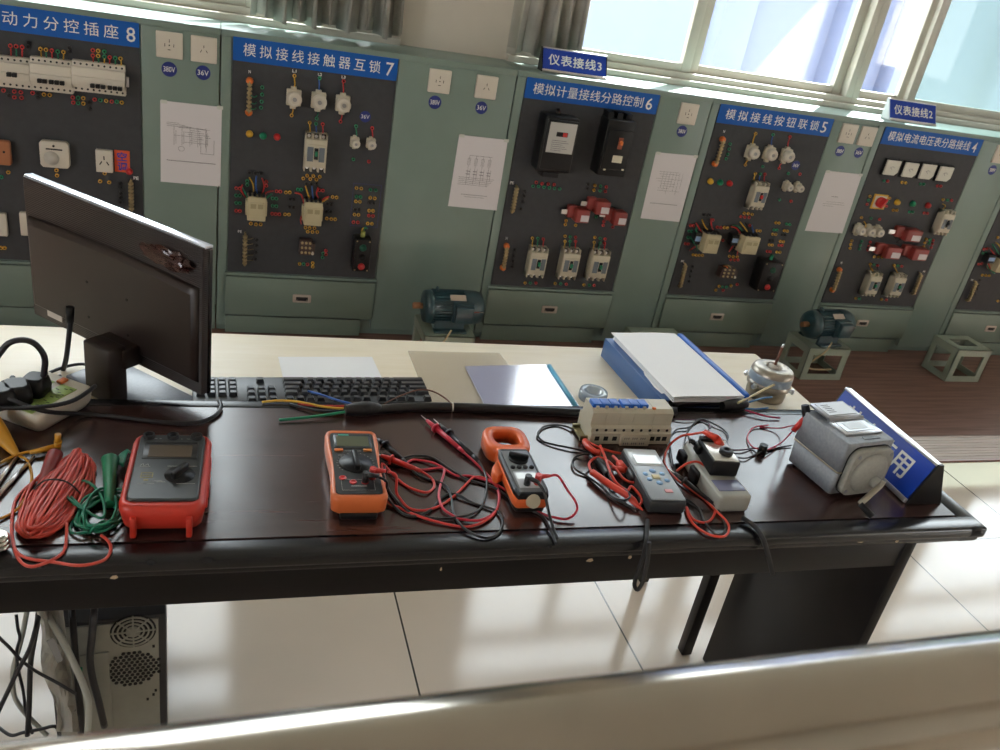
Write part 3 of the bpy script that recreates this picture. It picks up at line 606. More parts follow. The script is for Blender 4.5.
# ---- unit 5
c5 = CAB[5]
busbar(c5, z6, (380, 272), (345, 384)); jacks(c5, z6, 'g408,290 g403,313 g397,337 g390,357 y524,243 g603,248 r680,257 y477,385 g556,393 r631,400 y523,425 g545,427 r566,428 g673,424 r725,427 g632,543 r685,550'); bolt_text(c5, z6, 382, 233, 'N', .010)
for x, y in ((525, 337), (606, 344), (684, 352)): fuse(c5, z6, x, y, .0245)
for a in ((522, 250, 512, 300, yel), (603, 256, 598, 305, blu), (680, 265, 672, 312, red), (480, 380, 495, 362, yel), (634, 394, 645, 378, red), (523, 432, 520, 462, yel), (545, 434, 545, 465, blu), (566, 435, 568, 466, red)):
    wirew(c5, z6, [(a[0], a[1]), ((a[0]+a[2])/2-3, (a[1]+a[3])/2), (a[2], a[3])], a[4], .0024, .02)
sticker(c5, z6, 708, 388, '36V', .0205); mccb(c5, z6, 503, 462, 590, 600, red, d=.045, w=.070, h=.122)
for x, y, m_, l in ((324, 463, yel, 'yellow'), (368, 468, grn, 'green'), (411, 472, red, 'red')): lamp(c5, z6, x, y, .0125, m_, lab=l+' indicator lamp')
for x, y in ((685, 492), (734, 497)): fuse(c5, z6, x, y, .0165)
jacks(c5, z7, 'y472,105 y490,106 y508,110 r457,120 r475,122 r494,124 k286,112 k302,113 k319,113 r228,160 r241,161 g221,186 g234,187 g216,214 g229,215 r205,243 r218,244 r350,168 r366,170 y382,170 y396,171 y240,293 y254,295 y268,296 y282,296 y530,184 y544,185 r497,160 y405,300 y422,302 y440,303 r410,316 r428,317 r444,317 y616,148 y630,149 g664,154 g679,156 g607,180 g621,181 y654,184 y668,186 y601,200 y615,201 k645,203 k660,205 k590,230 k603,231 y636,232 y650,234 y586,248 y599,249 r630,250 r644,251 r577,278 r590,279 y620,281 y634,282 k238,350 k232,370 k227,392 k222,415 y358,436 g374,440 y343,454 r376,455 g392,440 y412,434 r440,428 r330,135 r375,228 k392,228')
contactor(c5, z7, 296, 206, 362, 290, (247, 192, 276, 248), d=.07); contactor(c5, z7, 470, 216, 540, 294, (414, 204, 446, 252), d=.07)
for pts, m_ in ((((255, 150), (270, 175), (290, 205)), red), (((262, 160), (255, 185), (275, 200)), grn), (((282, 135), (295, 165), (315, 190)), yel), (((322, 130), (325, 160), (335, 190)), red), (((310, 140), (318, 165), (325, 192)), dark), (((225, 275), (240, 265), (262, 250)), red), (((232, 215), (246, 240), (258, 262)), grn), (((262, 275), (256, 255), (260, 230)), grn),
                (((415, 168), (440, 175), (465, 212)), red), (((455, 145), (475, 170), (495, 200)), yel), (((478, 150), (490, 172), (505, 200)), dark), (((420, 160), (445, 165), (470, 190)), grn), (((510, 160), (512, 180), (520, 205)), blu), (((405, 280), (415, 265), (425, 250)), red), (((440, 295), (446, 275), (450, 255)), red), (((420, 285), (428, 268), (432, 252)), dark),
                (((375, 345), (395, 350), (410, 372)), copper), (((385, 342), (405, 345), (425, 375)), brass)):
    wirew(c5, z7, pts, m_, .003, .035)
relay(c5, z7, 368, 350, 450, 412); button_box(c5, z7, 548, 328, 634, 465, grn, BT, d=.075); busbar(c5, z7, (208, 338), (182, 443), False, 8); bolt_text(c5, z7, 193, 323, 'PE', .010)
wall_socket(c5, z8, 190, 214, 286, 320, 4); wall_socket(c5, z8, 284, 230, 382, 332, 3); sticker(c5, z8, 199, 355, '380V', .0235); sticker(c5, z8, 293, 363, '36V', .0235)
# ---- unit 4
c4 = CAB[4]
for q in ((415, 400, 497, 475), (508, 412, 587, 485), (593, 420, 674, 495), (680, 432, 760, 505)):
    X0, X1, Z0, Z1 = rect(z8, q[0]+6, q[1], q[2]-6, q[3], .01); c_ = .016
    b = MB(); b.box(X0-.005, X1+.006, YB-.012, YB, Z0-.005, Z1+.006, bev=.002); o = b.build('panel_meter', dark, c4)
    b = MB(); b.prism([(X0, Z0), (X1-c_, Z0), (X1, Z0+c_), (X1, Z1), (X0, Z1)], -.019, -.011, M=Matrix(((1, 0, 0, 0), (0, 0, 1, YB), (0, 1, 0, 0), (0, 0, 0, 1)))); b.build('meter_face', mat('ivory_dial', (.62, .62, .54), .4), o)
    b = MB(); cx, cz = (X0+X1)/2, (Z0+Z1)/2
    for i in range(7): a = math.radians(40+i*17); b.box(-.0004, .0004, YB-.0198, YB-.0188, .012, .016, M=Matrix.Translation((cx, 0, cz-.008)) @ Matrix.Rotation(math.radians(-51+17*i), 4, 'Y'))
    b.box(-.0005, .0005, YB-.0200, YB-.0188, 0, .014, M=Matrix.Translation((cx, 0, cz-.008)) @ Matrix.Rotation(-.8, 4, 'Y')); b.build('needle_scale', prn, o)
jacks(c4, z8, 'g418,503 r436,505 y508,511 y526,513 g600,519 g617,520 r685,528 r702,530 y347,580 g340,600 r333,621 y446,590 g438,608 r430,630 y464,650 y482,651 g545,659 g562,660 r618,664 r635,666 y713,597 g735,600 r756,601')
X0, X1, Z0, Z1 = rect(z8, 362, 570, 426, 645, 0); o = B(c4, X0-.004, X1+.004, Z0, Z1, .006, yel, 'rotary_switch', .002); B2 = MB(); B2.box(X0+.003, X1-.003, YB-.0075, YB-.005, Z0+.007, Z1-.007); B2.build('scale_plate', white, o)
cx, cz = (X0+X1)/2, (Z0+Z1)/2; b = MB(); b.lathe([(.024, 0), (.024, .008), (.02, .012), (.0001, .013)], (cx, YB-.007, cz), (0, -1, 0), 20); b.box(-.006, .006, YB-.042, YB-.015, -.024, .024, bev=.003, M=Matrix.Translation((cx, 0, cz)) @ Matrix.Rotation(.5, 4, 'Y')); b.build('rotary_knob', red, o)
for x, y, m_, l in ((491, 614, yel, 'yellow'), (569, 622, grn, 'green'), (645, 630, red, 'red')): lamp(c4, z8, x, y, .0135, m_, lab=l+' indicator lamp')
mccb(c4, zr, 518, 40, 582, 138, mat('dark_toggle', (.02, .03, .04), .4), d=.045, w=.070, h=.122)
for x, y in ((235, 119), (272, 123), (305, 126)): fuse(c4, zr, x, y, .0205)
jacks(c4, zr, 'y229,65 g265,68 r297,72 y193,152 y189,166 y186,180 g230,155 g225,169 g222,183 r262,157 r257,172 r253,186 y277,212 y292,213 y306,214 y472,146 y466,160 y462,174 g486,149 g482,162 r498,151 r495,164 r490,178 y262,240 g276,242 r290,245 y352,244 g366,246 r380,248 y208,368 g222,369 y304,372 r322,374 k360,142 k375,145 k365,158')
for q in ((372, 108, 455, 156), (297, 172, 378, 220), (398, 178, 478, 226)): ct(c4, zr, *q)
busbar(c4, zr, (152, 264), (125, 340)); mccb(c4, zr, 245, 273, 310, 368, grn, d=.045, w=.070, h=.122); mccb(c4, zr, 335, 280, 402, 371, grn, d=.045, w=.070, h=.122)
for pts, m_ in ((((240, 80), (248, 95), (238, 110)), yel), (((262, 248), (268, 258), (278, 272)), yel), (((290, 250), (292, 260), (300, 272)), dark), (((352, 250), (360, 262), (368, 278)), yel), (((535, 15), (545, 22), (535, 35)), yel)): wirew(c4, zr, pts, m_, .0024, .03)
busbar(c4, zr, (455, 277), (424, 354), False, 8); jacks(c4, zr, 'k440,290 k434,305 k428,320 k420,335'); bolt_text(c4, zr, 465, 268, 'PE', .010); bolt_text(c4, zr, 155, 235, 'N', .012)
wall_socket(c4, z8, 958, 325, 1050, 418, 4); sticker(c4, z8, 961, 450, '380V', .0235)
# ---- unit 3 (only its left strip shows)
c3 = CAB[3]
contactor(c3, zr, 742, 225, 805, 275, (703, 205, 730, 238), d=.06); busbar(c3, zr, (662, 308), (630, 380), False, 8)
jacks(c3, zr, 'r700,182 r688,183 g696,198 g684,199 g690,214 r680,238 r668,240 y682,281 y695,282 y708,283 y740,140 k672,300 k668,318 k662,335 k655,352 y740,378')
for pts, m_ in ((((712, 180), (722, 195), (740, 215)), red), (((720, 165), (735, 185), (750, 210)), grn), (((735, 160), (750, 175), (765, 205)), yel), (((702, 245), (712, 262), (730, 275)), grn), (((700, 215), (710, 250), (720, 270)), red)): wirew(c3, zr, pts, m_, .003, .03)
bolt_text(c3, zr, 645, 300, 'PE', .010)
# ---- taped diagrams
def poster(label, q, kind, seed):
    """q: four photo points TL TR BR BL on the cabinet face"""
    pts = [W(x, y, YW-.003) for x, y in q]; t = thing('diagram_sheet', label, 'paper sheet', (pts[3]+pts[2])/2)
    b = MB(); r1 = [p.copy() for p in pts]; b.rings([[p+Vector((0, -.0008, 0)) for p in r1], r1], 0, smooth=False); b.build('sheet', paper, t)
    TL, TR, BR, BL = pts; rnd = random.Random(seed)
    def at(u, v): return (TL*(1-u)+TR*u)*(1-v) + (BL*(1-u)+BR*u)*v + Vector((0, -.0009, 0))
    b = MB()
    def seg(u0, v0, u1, v1, r=.0006): 
        p, q_ = at(u0, v0), at(u1, v1); 
        if (p-q_).length > 1e-5: b.cyl(p, q_, r, n=4, smooth=False)
    if kind == 'w':
        for i in range(3): seg(.1, .25+.02*i, .3+.1*i, .25+.02*i)
        for i in range(5):
            x = .22+.13*i
            seg(x, .28, x, .52); seg(x, .40, x+.08, .40); seg(x+.03, .34, x+.03, .5); 
        for i in range(8): seg(.25+rnd.random()*.3, .3+.025*i, .6+rnd.random()*.25, .3+.025*i)
        seg(.35, .28, .75, .30); seg(.75, .3, .75, .58); seg(.88, .42, .88, .6); seg(.66, .6, .88, .6); seg(.66, .4, .66, .6)
        for i in range(14): a = 2*PI*i/14; a2 = a+2*PI/14; seg(.34+.05*math.cos(a), .56+.03*math.sin(a), .34+.05*math.cos(a2), .56+.03*math.sin(a2))
        for i in range(24): seg(.1+.034*i, .715+.002*(i % 3), .1+.034*i+.025, .715+.002*(i % 2), .0014)
    elif kind == 'm':
        for i in range(4):
            x = .28+.14*i
            seg(x, .26, x, .66); seg(x-.025, .3, x+.025, .3); seg(x-.025, .3, x-.025, .4); seg(x+.025, .3, x+.025, .4); seg(x-.03, .48, x+.05, .48, .0012); seg(x-.03, .52, x+.05, .52, .0012); seg(x+.05, .44, x+.05, .6)
        seg(.28, .26, .75, .26)
        for i in range(5): seg(.12, .57+.025*i, .85-.03*i, .57+.025*i)
        for i in range(16): seg(.22+.034*i, .81, .22+.034*i+.022, .81, .0012); seg(.3+.025*i, .84, .3+.025*i+.014, .84, .001)
    elif kind == 'f':
        for i in range(9): seg(.15+rnd.random()*.15, .27+.035*i, .45+rnd.random()*.4, .27+.035*i, .0005)
        for i in range(7): x = .3+.08*i; seg(x, .27, x, .5+.05*(i % 3), .0005)
        for i in range(14): seg(.14+.05*i, .75, .14+.05*i+.036, .752, .0012)
    else:
        for i in range(6): seg(.38+.03*i, .40, .38+.03*i+.02, .40, .0014)
        for j, (a, c) in enumerate(((.3, .78), (.22, .8), (.22, .5))):
            x = a
            while x < c: seg(x, .49+.035*j, x+.03, .49+.035*j, .0008); x += .045
    b.build('printed_diagram', prn, t)
    for u, v in ((.02, .01), (.93, .01)) : 
        b = MB(); p = at(u, v); b.box(p.x-.002, p.x+.018, p.y-.0006, p.y-.0001, p.z-.006, p.z+.006); b.build('tape', mat('clear_tape', (.6, .62, .58), .2), t)
poster('white wiring diagram sheet taped between the titles 8 and 7', [z1(639, 400), z1(885, 427), z1(879, 744), z1(641, 724)], 'w', 1)
poster('white sheet with three-phase wiring drawing taped left of cabinet board 6', [z4(185, 327), z4(337, 344), (496.5, 210.5), (448, 206)], 'm', 2)
poster('white sheet with faint diagram taped between boards 6 and 5', [z6(72, 328), z6(260, 345), z7(178, 145), z7(2, 128)], 'f', 3)
poster('white sheet with a few printed lines taped between boards 5 and 4', [z8(130, 453), z8(310, 472), zr(158, 125), zr(18, 115)], 't', 4)
#@@MOTORS
# ================================================================ motors and stands on the floor
stand_m = mat('green_stand', (.31, .37, .30), .45, noise=.08, nscale=12)
def stand(label, x0, x1, y0, y1, h=.165):
    t = thing('motor_stand', label, 'stand', ((x0+x1)/2, (y0+y1)/2, .0025)); a = .034; th = .004
    for z0, z1_, nm in ((.003, .034, 'bottom_frame'), (h-.036, h, 'top_frame')):
        b = MB()
        b.box(x0, x1, y0, y0+th, z0, z1_); b.box(x0, x1, y1-th, y1, z0, z1_); b.box(x0, x0+th, y0, y1, z0, z1_); b.box(x1-th, x1, y0, y1, z0, z1_)
        if nm == 'top_frame': b.box(x0, x1, y0, y0+a*1.4, h-.003, h); b.box(x0, x1, y1-a*1.4, y1, h-.003, h); b.box(x0, x0+a*1.4, y0, y1, h-.0031, h-.0001); b.box(x1-a*1.4, x1, y0, y1, h-.0031, h-.0001)
        b.build(nm, stand_m, t)
    for sx, px in ((1, x0+.0008), (-1, x1-.0008)):
        for sy, py in ((1, y0+.0008), (-1, y1-.0008)):
            b = MB(); b.box(min(px, px+sx*a), max(px, px+sx*a), min(py, py+sy*th), max(py, py+sy*th), .003, h-.004); b.box(min(px, px+sx*th), max(px, px+sx*th), min(py, py+sy*a), max(py, py+sy*a), .003, h-.004)
            b.build('leg', stand_m, t)
    return t
YS = 2.865
ST = [('green angle-iron stand under the motor left of cabinet board 6', 1.0, 0, 0), ]
p = W(425, 336, YS); q = W(476, 336, YS)
stand('green angle-iron stand under the motor left of board 6', p.x, q.x, YS, YS+.20, p.z)
S1 = (p.x, q.x, p.z)
a_ = W(626, 326, YS+.2); c_ = W(664, 326, YS+.2)
stand('empty green stand half hidden behind the blue box file', a_.x, a_.x+.24, YS, YS+.2, .155)
p = P(797.6, 380, 0); q = P(835, 381, 0); HS = W(811.4, 344, p.y).z - .020
stand('green angle-iron stand under the motor below board 5', p.x+.006, p.x+.236, p.y, p.y+.175, HS); S2 = (p.x+.006, p.x+.236, p.y, HS)
p = P(943.6, 382, 0)
stand('empty green stand standing in front of the rightmost drawers', p.x+.004, p.x+.222, p.y, p.y+.17, W(957.4, 347.5, p.y).z-.012)
motm = mat('motor_blue', (.022, .060, .075), .38, noise=.15, nscale=30, coat=.3)
def motor(label, cx, cy, zb, rot, L=.23, R=.065):
    t = thing('electric_motor', label, 'electric motor', (cx, cy, zb), rot); zc = R+.018
    b = MB(); b.lathe([(R*.55, -L*.5), (R*.95, -L*.47), (R*1.02, -L*.40), (R, -L*.36), (R*.93, -L*.34), (R*.93, L*.2), (R*1.0, L*.2)], (0, 0, zc), (1, 0, 0), 28)
    for i in range(30):
        a = 2*PI*i/30; M = Matrix.Translation((0, 0, zc)) @ Matrix.Rotation(a, 4, 'X'); b.box(-L*.35, L*.2, -.0012, .0012, R*.9, R*1.06, M=M)
    b.build('housing', motm, t, True)
    b = MB(); b.lathe([(R*1.04, L*.2), (R*1.06, L*.24), (R*1.04, L*.42), (R*.92, L*.52), (R*.6, L*.56), (.0001, L*.57)], (0, 0, zc), (1, 0, 0), 28); o = b.build('fan_cover', motm, t, True)
    b = MB(); b.box(L*.22, L*.5, -.0005, .0005, -.004, .004, M=Matrix.Translation((0, 0, zc)) @ Matrix.Rotation(PI/2-.15, 4, 'X') @ Matrix.Translation((0, 0, R*1.065))); b.box(L*.26, L*.42, -.0008, .0008, -.004, .004, mi=1, M=Matrix.Translation((0, 0, zc)) @ Matrix.Rotation(PI/2-.15, 4, 'X') @ Matrix.Translation((0, 0, R*1.067)))
    b.build('worn_marking', [mat('worn_paint', (.4, .35, .28), .6), mat('marking_red', (.45, .1, .07), .5)], o, True)
    b = MB(); b.cyl((-L*.5, 0, zc), (-L*.5-.038, 0, zc), .012, n=14); b.box(-L*.5-.035, -L*.5-.008, -.003, .003, zc+.010, zc+.014); b.build('shaft', mat('rusty_shaft', (.34, .17, .09), .55, .6), t, True)
    b = MB(); b.box(-L*.02, L*.30, -R-.032, -R*.6, zc-.030, zc+.038, bev=.006); b.box(-L*.04, L*.32, -R-.012, -R*.5, zc-.038, zc+.044, bev=.004); b.build('terminal_box', motm, t, True)
    b = MB(); b.box(-.032, .032, -.0008, .0008, -.013, .013, M=Matrix.Translation((.012, 0, zc)) @ Matrix.Rotation(.62, 4, 'X') @ Matrix.Translation((0, 0, R*1.07)) @ Matrix.Rotation(PI/2, 4, 'X')); b.build('nameplate', mat('tin_plate', (.5, .42, .36), .45, .4), t, True)
    for sy in (-1, 1):
        b = MB(); b.box(-L*.32, L*.25, sy*R*.9-.018, sy*R*.9+.018, 0, .01, bev=.002); b.box(-L*.30, L*.22, sy*R*.7-.006, sy*R*.7+.006, .004, zc-R*.55); b.build('mounting_foot', motm, t, True)
    b = MB(); b.tube([(-L*.28, 0, zc+R*1.0), (-L*.28, -.012, zc+R*1.12), (-L*.28, 0, zc+R*1.26), (-L*.28, .012, zc+R*1.12), (-L*.28, 0, zc+R*1.0)], .0035, 8, 4); b.build('lifting_eye', motm, t, True)
    return t
motor('dark blue-green electric motor on the stand left of board 6', (S1[0]+S1[1])/2+.012, YS+.10, S1[2], .02)
motor('dark blue-green electric motor on the stand below board 5', (S2[0]+S2[1])/2+.006, S2[2]+.09, S2[3], .12)
ycab = mat('pale_cable', (.6, .5, .3), .5)
def wcurve(name, label, cat, pts, r, m, sub=5, group=None, taper=None, n=8, flat=1):
    b = MB(); b.tube(pts, r, n, sub, taper=taper, flat=flat); o = b.build(name, m); reorigin(o); tag(o, label, cat, group); return o
zq = Zm(770, 290, 4.35)
wcurve('motor_cable', 'pale yellow cable from the motor at left down behind the desk', 'cable', [W(451.5, 330, YS-.018), W(445, 340, YS-.03), W(438, 350, YS-.04), W(428, 372, YS-.05)], .0035, ycab)
p0 = S2[2]-.02
wcurve('motor_cable', 'pale cable from the motor below board 5 looped through its stand', 'cable', [W(*zq(270, 228), p0), W(*zq(240, 270), p0-.01), W(*zq(190, 305), p0+.03), W(*zq(165, 330), p0+.06), W(*zq(190, 345), p0+.05), W(*zq(265, 345), p0+.04)], .004, ycab)
#@@SIGNS
# ---- blue name signs
alu = mat('aluminium', (.75, .75, .76), .3, 1)
def prism_sign(label, A, Bp, dep, hgt, txt, tu, tv, back, lean=.02, endm=None, fa=.80, fb=.95):
    """A left-bottom, Bp right-bottom of the lettered face; dep goes back from the face"""
    A, Bp = Vector(A), Vector(Bp); U = (Bp-A).normalized(); L = (Bp-A).length; Nb = Vector((0, 0, 1)).cross(U)   # backwards
    M = Matrix((U, Nb, Vector((0, 0, 1)))).transposed().to_4x4(); M.translation = A
    t = thing('table_sign', label, 'sign', M=M)
    th = math.atan2(dep, hgt)
    prof = [(0, 0), (dep, 0), (dep*1.0, .006), (dep*.93, hgt), (dep*.86, hgt)]
    Fm = Matrix(((0, 0, 1, 0), (1, 0, 0, 0), (0, 1, 0, 0), (0, 0, 0, 1)))      # (y, z) profile swept along x
    b = MB(); b.prism([(0, 0), (dep, 0), (dep*fb, hgt), (dep*fa, hgt)], .003, L-.003, M=Fm); b.build('body', alu, t, True)
    V = Vector((0, dep*fa, hgt)).normalized(); hl = math.hypot(dep*fa, hgt); Nf = Vector((0, -V.z, V.y))
    FM = Matrix((Vector((1, 0, 0)), V, -Nf*-1)).transposed().to_4x4()
    b = MB(); b.box(.003, L-.003, hl*.10, hl*.95, 0, .0025, M=FM); f = b.build('sign_face', mat('sign_royal_blue', (.008, .05, .40), .4, spec=.4), t, True)
    b = MB(); b.box(.001, L-.001, 0, hl*.10, 0, .007, M=FM, bev=.001); b.box(.001, L-.001, hl*.945, hl*1.0, -.002, .006, M=FM, bev=.001); b.build('edge_rail', alu, t, True)
    for e0, e1 in ((-.002, .003), (L-.003, L+.002)):
        b = MB(); b.prism([(0, 0), (dep, 0), (dep*(fb+.02), hgt), (dep*(fa-.02), hgt)], e0, e1, M=Fm); b.build('end_cap', endm or dark, t, True)
    w0 = ROOT[t.name]; R3 = w0.to_3x3()
    O = w0 @ (Vector((L*tu[0], 0, 0)) + V*hl*tv[0] + Nf*.0026)
    text(txt, O, R3 @ Vector((1, 0, 0)), R3 @ V, L*(tu[1]-tu[0]), hl*(tv[1]-tv[0]), ink, f, bold=.015, spacing=1.1)
    return t
def onz(x, y, z=ZT): return P(x, y, z)
ys = 3.265
A = W(542.4, 67.8, ys); Bq = W(607, 74.8, ys); A.z = Bq.z = ZT
prism_sign('small blue sign ending in 3 beside the narrow curtain on the cabinet top', A, Bq, .05, .085, '仪表接线3', (.09, .92), (.30, .75), None)
A = W(891.6, 114, ys); Bq = W(938.6, 119, ys+.0); A.z = Bq.z = ZT
prism_sign('small blue sign ending in 2 above the cabinet with four panel meters', A, Bq, .06, .088, '仪表接线2', (.09, .92), (.30, .75), None, endm=mat('grey_cap', (.55, .57, .58), .4))
#@@DESK
# ================================================================ desks
def wood(name, c0, c1, sx, sy, rough, coat=0, rot=0):
    m = bpy.data.materials.new(name); m.use_nodes = True; n = m.node_tree; b = n.nodes['Principled BSDF']
    t = n.nodes.new('ShaderNodeTexCoord'); mp = n.nodes.new('ShaderNodeMapping'); mp.inputs['Scale'].default_value = (sx, sy, 1)
    z = n.nodes.new('ShaderNodeTexNoise'); z.inputs['Scale'].default_value = 3; z.inputs['Detail'].default_value = 9; z.inputs['Distortion'].default_value = .6
    rp = n.nodes.new('ShaderNodeValToRGB'); rp.color_ramp.elements[0].color = (*c0, 1); rp.color_ramp.elements[1].color = (*c1, 1)
    rp.color_ramp.elements[0].position = .3; rp.color_ramp.elements[1].position = .72
    n.links.new(t.outputs['Object'], mp.inputs[0]); n.links.new(mp.outputs[0], z.inputs[0]); n.links.new(z.outputs[0], rp.inputs[0]); n.links.new(rp.outputs[0], b.inputs['Base Color'])
    z2_ = n.nodes.new('ShaderNodeTexNoise'); z2_.inputs['Scale'].default_value = 9; z2_.inputs['Detail'].default_value = 7; n.links.new(t.outputs['Object'], z2_.inputs[0])
    r = n.nodes.new('ShaderNodeMapRange'); r.inputs['To Min'].default_value = rough*.75; r.inputs['To Max'].default_value = rough*1.35; n.links.new(z2_.outputs[0], r.inputs[0]); n.links.new(r.outputs[0], b.inputs['Roughness'])
    return m
mahog = wood('mahogany', (.030, .015, .014), (.070, .034, .030), 2, 30, .22)
mahog.node_tree.nodes['Principled BSDF'].inputs['Specular IOR Level'].default_value = 1.0
blackl = mat('black_lacquer', (.010, .010, .012), .25, spec=.45, noise=.3, nscale=25)
blackm = mat('black_leg_paint', (.008, .007, .0075), .35, spec=.22, noise=.2, nscale=10)
pale = wood('pale_beech', (.84, .74, .56), (.89, .80, .64), 2, 18, .4)
def dsk(x, y): return Vector((x, y - .0205*x, 0))      # the desks stand a little askew of the cabinets
MD = Matrix.Rotation(-.0205, 4, 'Z')
FY, BY, XL, XR = .945, 1.372, -1.3, 1.345
t = thing('dark_desk', 'long dark mahogany desk with black edges carrying the test meters', 'desk', M=MD @ Matrix.Translation((0, 1.15, 0)))
ROOT[t.name] = t.matrix_world.copy() if False else MD @ Matrix.Translation((0, 1.15, 0))
bw = .042
b = MB(); b.box(XL+bw, XR-bw, FY+bw, BY-bw*.6, ZD-.03, ZD, M=MD); b.build('desktop', mahog, t)
b = MB(); b.box(XL, XR, FY, FY+bw, ZD-.022, ZD+.0002, bev=.006, M=MD); b.box(XL, XR, BY-bw*.6, BY, ZD-.03, ZD+.0002, bev=.003, M=MD); b.box(XR-bw, XR, FY, BY, ZD-.022, ZD+.0001, bev=.005, M=MD); b.box(XL, XL+bw, FY, BY, ZD-.022, ZD+.0001, bev=.005, M=MD)
b.box(XL, XR-.002, FY+.008, FY+.05, ZD-.036, ZD-.02, bev=.005, M=MD); b.box(XR-.05, XR-.006, FY+.008, BY, ZD-.036, ZD-.02, bev=.004, M=MD)
b.build('edge_band', blackl, t)
b = MB(); b.box(XL+.03, XR-.127, FY+.022, FY+.042, .655, ZD-.034, bev=.001, M=MD); b.build('apron', blackm, t)
b = MB(); b.box(XL+.03, XR-.15, BY-.03, BY-.012, .66, ZD-.03, M=MD); b.build('back_rail', blackm, t)
b = MB(); b.box(XR-.152, XR-.127, FY+.02, BY-.01, .003, ZD-.03, bev=.002, M=MD); b.build('side_panel', blackm, t)
b = MB(); b.box(XL+.02, XL+.045, FY+.02, BY-.01, .003, ZD-.03, bev=.002, M=MD); b.build('side_panel', blackm, t)
chip = mat('bare_chipboard', (.55, .42, .27), .8)
for px, py, w_ in ((114, 577, .010), (441, 569, .003), (861, 541, .014), (897, 541, .006), (630, 557, .006), (590, 560, .012)):
    p = W(px, py, (FY+.0075)-.0205*W(px, py, FY).x); b = MB(); zb_ = p.z
    b.prism([(p.x-w_/2, zb_-.002), (p.x-w_*.2, zb_+.002), (p.x+w_*.3, zb_+.0025), (p.x+w_/2, zb_-.001), (p.x+w_*.1, zb_-.0035)], p.y-.0008, p.y+.0006, M=Matrix(((1, 0, 0, 0), (0, 0, 1, 0), (0, 1, 0, 0), (0, 0, 0, 1)))); b.build('chipped_edge', chip, t)
# rear desk
RY0, RY1, RXR = BY+.006, 1.715, 1.312
t = thing('pale_desk', 'pale beech desk behind the dark desk, holding keyboard and papers', 'desk', M=MD @ Matrix.Translation((0, 1.55, 0)))
b = MB(); b.box(-1.3, RXR, RY0, RY1, ZR-.025, ZR, bev=.002, M=MD); b.build('desktop', pale, t)
for x in (-.9, 1.155):
    for y in (RY0+.0, RY1-.06):
        b = MB(); b.box(x-.014, x+.014, y, y+.028, .003, ZR-.025, bev=.002, M=MD); b.build('leg', blackm, t)
b = MB(); b.box(-.9, 1.155, RY0+.004, RY0+.02, .655, ZR-.025, M=MD); b.build('rail', blackm, t)
#@@DESKTOP
# ================================================================ things on the pale desk
M = Matrix.Translation((-.1635, 1.497, .92)) @ Matrix.Rotation(-.788, 4, 'Z')
t = thing('computer_monitor', 'black flat monitor seen from behind at the left of the desks', 'monitor', M=Matrix.Translation((-.1635, 1.497, ZR)) @ Matrix.Rotation(-.788, 4, 'Z'))
mw, mh = .217, .134; mz = .197
gl = mat('monitor_black', (.022, .014, .012), .38, noise=.06, nscale=60)
def ribbed():
    m = bpy.data.materials.new('ribbed_black'); m.use_nodes = True; n = m.node_tree; b = n.nodes['Principled BSDF']; b.inputs['Base Color'].default_value = (.02, .013, .012, 1); b.inputs['Roughness'].default_value = .45
    t = n.nodes.new('ShaderNodeTexCoord'); wv = n.nodes.new('ShaderNodeTexWave'); wv.bands_direction = 'Z'; wv.inputs['Scale'].default_value = 90; bp = n.nodes.new('ShaderNodeBump'); bp.inputs['Distance'].default_value = .001; bp.inputs['Strength'].default_value = .8
    n.links.new(t.outputs['Object'], wv.inputs[0]); n.links.new(wv.outputs['Fac'], bp.inputs['Height']); n.links.new(bp.outputs[0], b.inputs['Normal']); return m
rib = ribbed()
b = MB(); b.box(-mw, mw, -.008, .008, mz-mh, mz+mh, bev=.002); b.build('rear_shell', rib, t, True)
b = MB(); b.box(-mw-.001, mw+.001, .004, .013, mz-mh-.002, mz+mh-.003, bev=.002); b.build('bezel', mat('bezel_gloss', (.012, .012, .014), .2), t, True)
b = MB(); b.box(-mw-.001, mw+.001, -.004, .0125, mz+mh-.0028, mz+mh+.002, bev=.0008); b.build('top_highlight', mat('highlight_silver', (.80, .84, .95), .18, .5), t, True)  # pale strip: bright sheen along the black bezel top, put into the colour
b = MB(); b.box(-mw+.016, mw-.016, .0125, .0138, mz-mh+.016, mz+mh-.014); b.build('screen', mat('screen_glass', (.01, .01, .012), .1), t, True)
# bulged back: arched top edge
b = MB(); ox = []
NN = 24
def arch(ins, y, zt_, zb_):
    pts = []
    for i in range(NN+1):
        u = -1+2*i/NN; pts.append(Vector((u*(mw-ins), y, mz+zt_ + .006*(1-u*u) - (0 if abs(u) < 1 else 0))))
    for i in range(NN+1):
        u = 1-2*i/NN; pts.append(Vector((u*(mw-ins), y, mz-zb_ + 0*u)))
    return pts
b.rings([arch(.006, -.006, .066, .112), arch(.010, -.013, .058, .108), arch(.018, -.017, .050, .104)]); b.build('back_cover', gl, t, True)
for x in (-.05, .05):
    for z in (-.01, -.078): b = MB(); b.cyl((x, -.0178, mz+z), (x, -.0165, mz+z), .0025, n=10); b.build('mount_hole', holeb, t, True)
b = MB(); b.box(-.175, -.135, -.0098, -.0075, mz-mh+.012, mz-mh+.034); b.build('serial_label', mat('serial_label', (.5, .45, .42), .5), t, True)
b = MB(); b.box(.008, .074, -.076, -.040, .008, mz-.082, bev=.004); b.box(.0, .078, -.050, -.010, mz-.125, mz-.088, bev=.003); b.build('neck', gl, t, True)
b = MB(); b.prism([(-.065, -.06), (.072, -.064), (.150, .0), (.150, .045), (-.065, .045)], .0, .010, bev=.002); b.build('base', mat('base_satin', (.16, .175, .21), .3, noise=.1, nscale=200), t, True)
MM = t.matrix_world if False else ROOT[t.name]
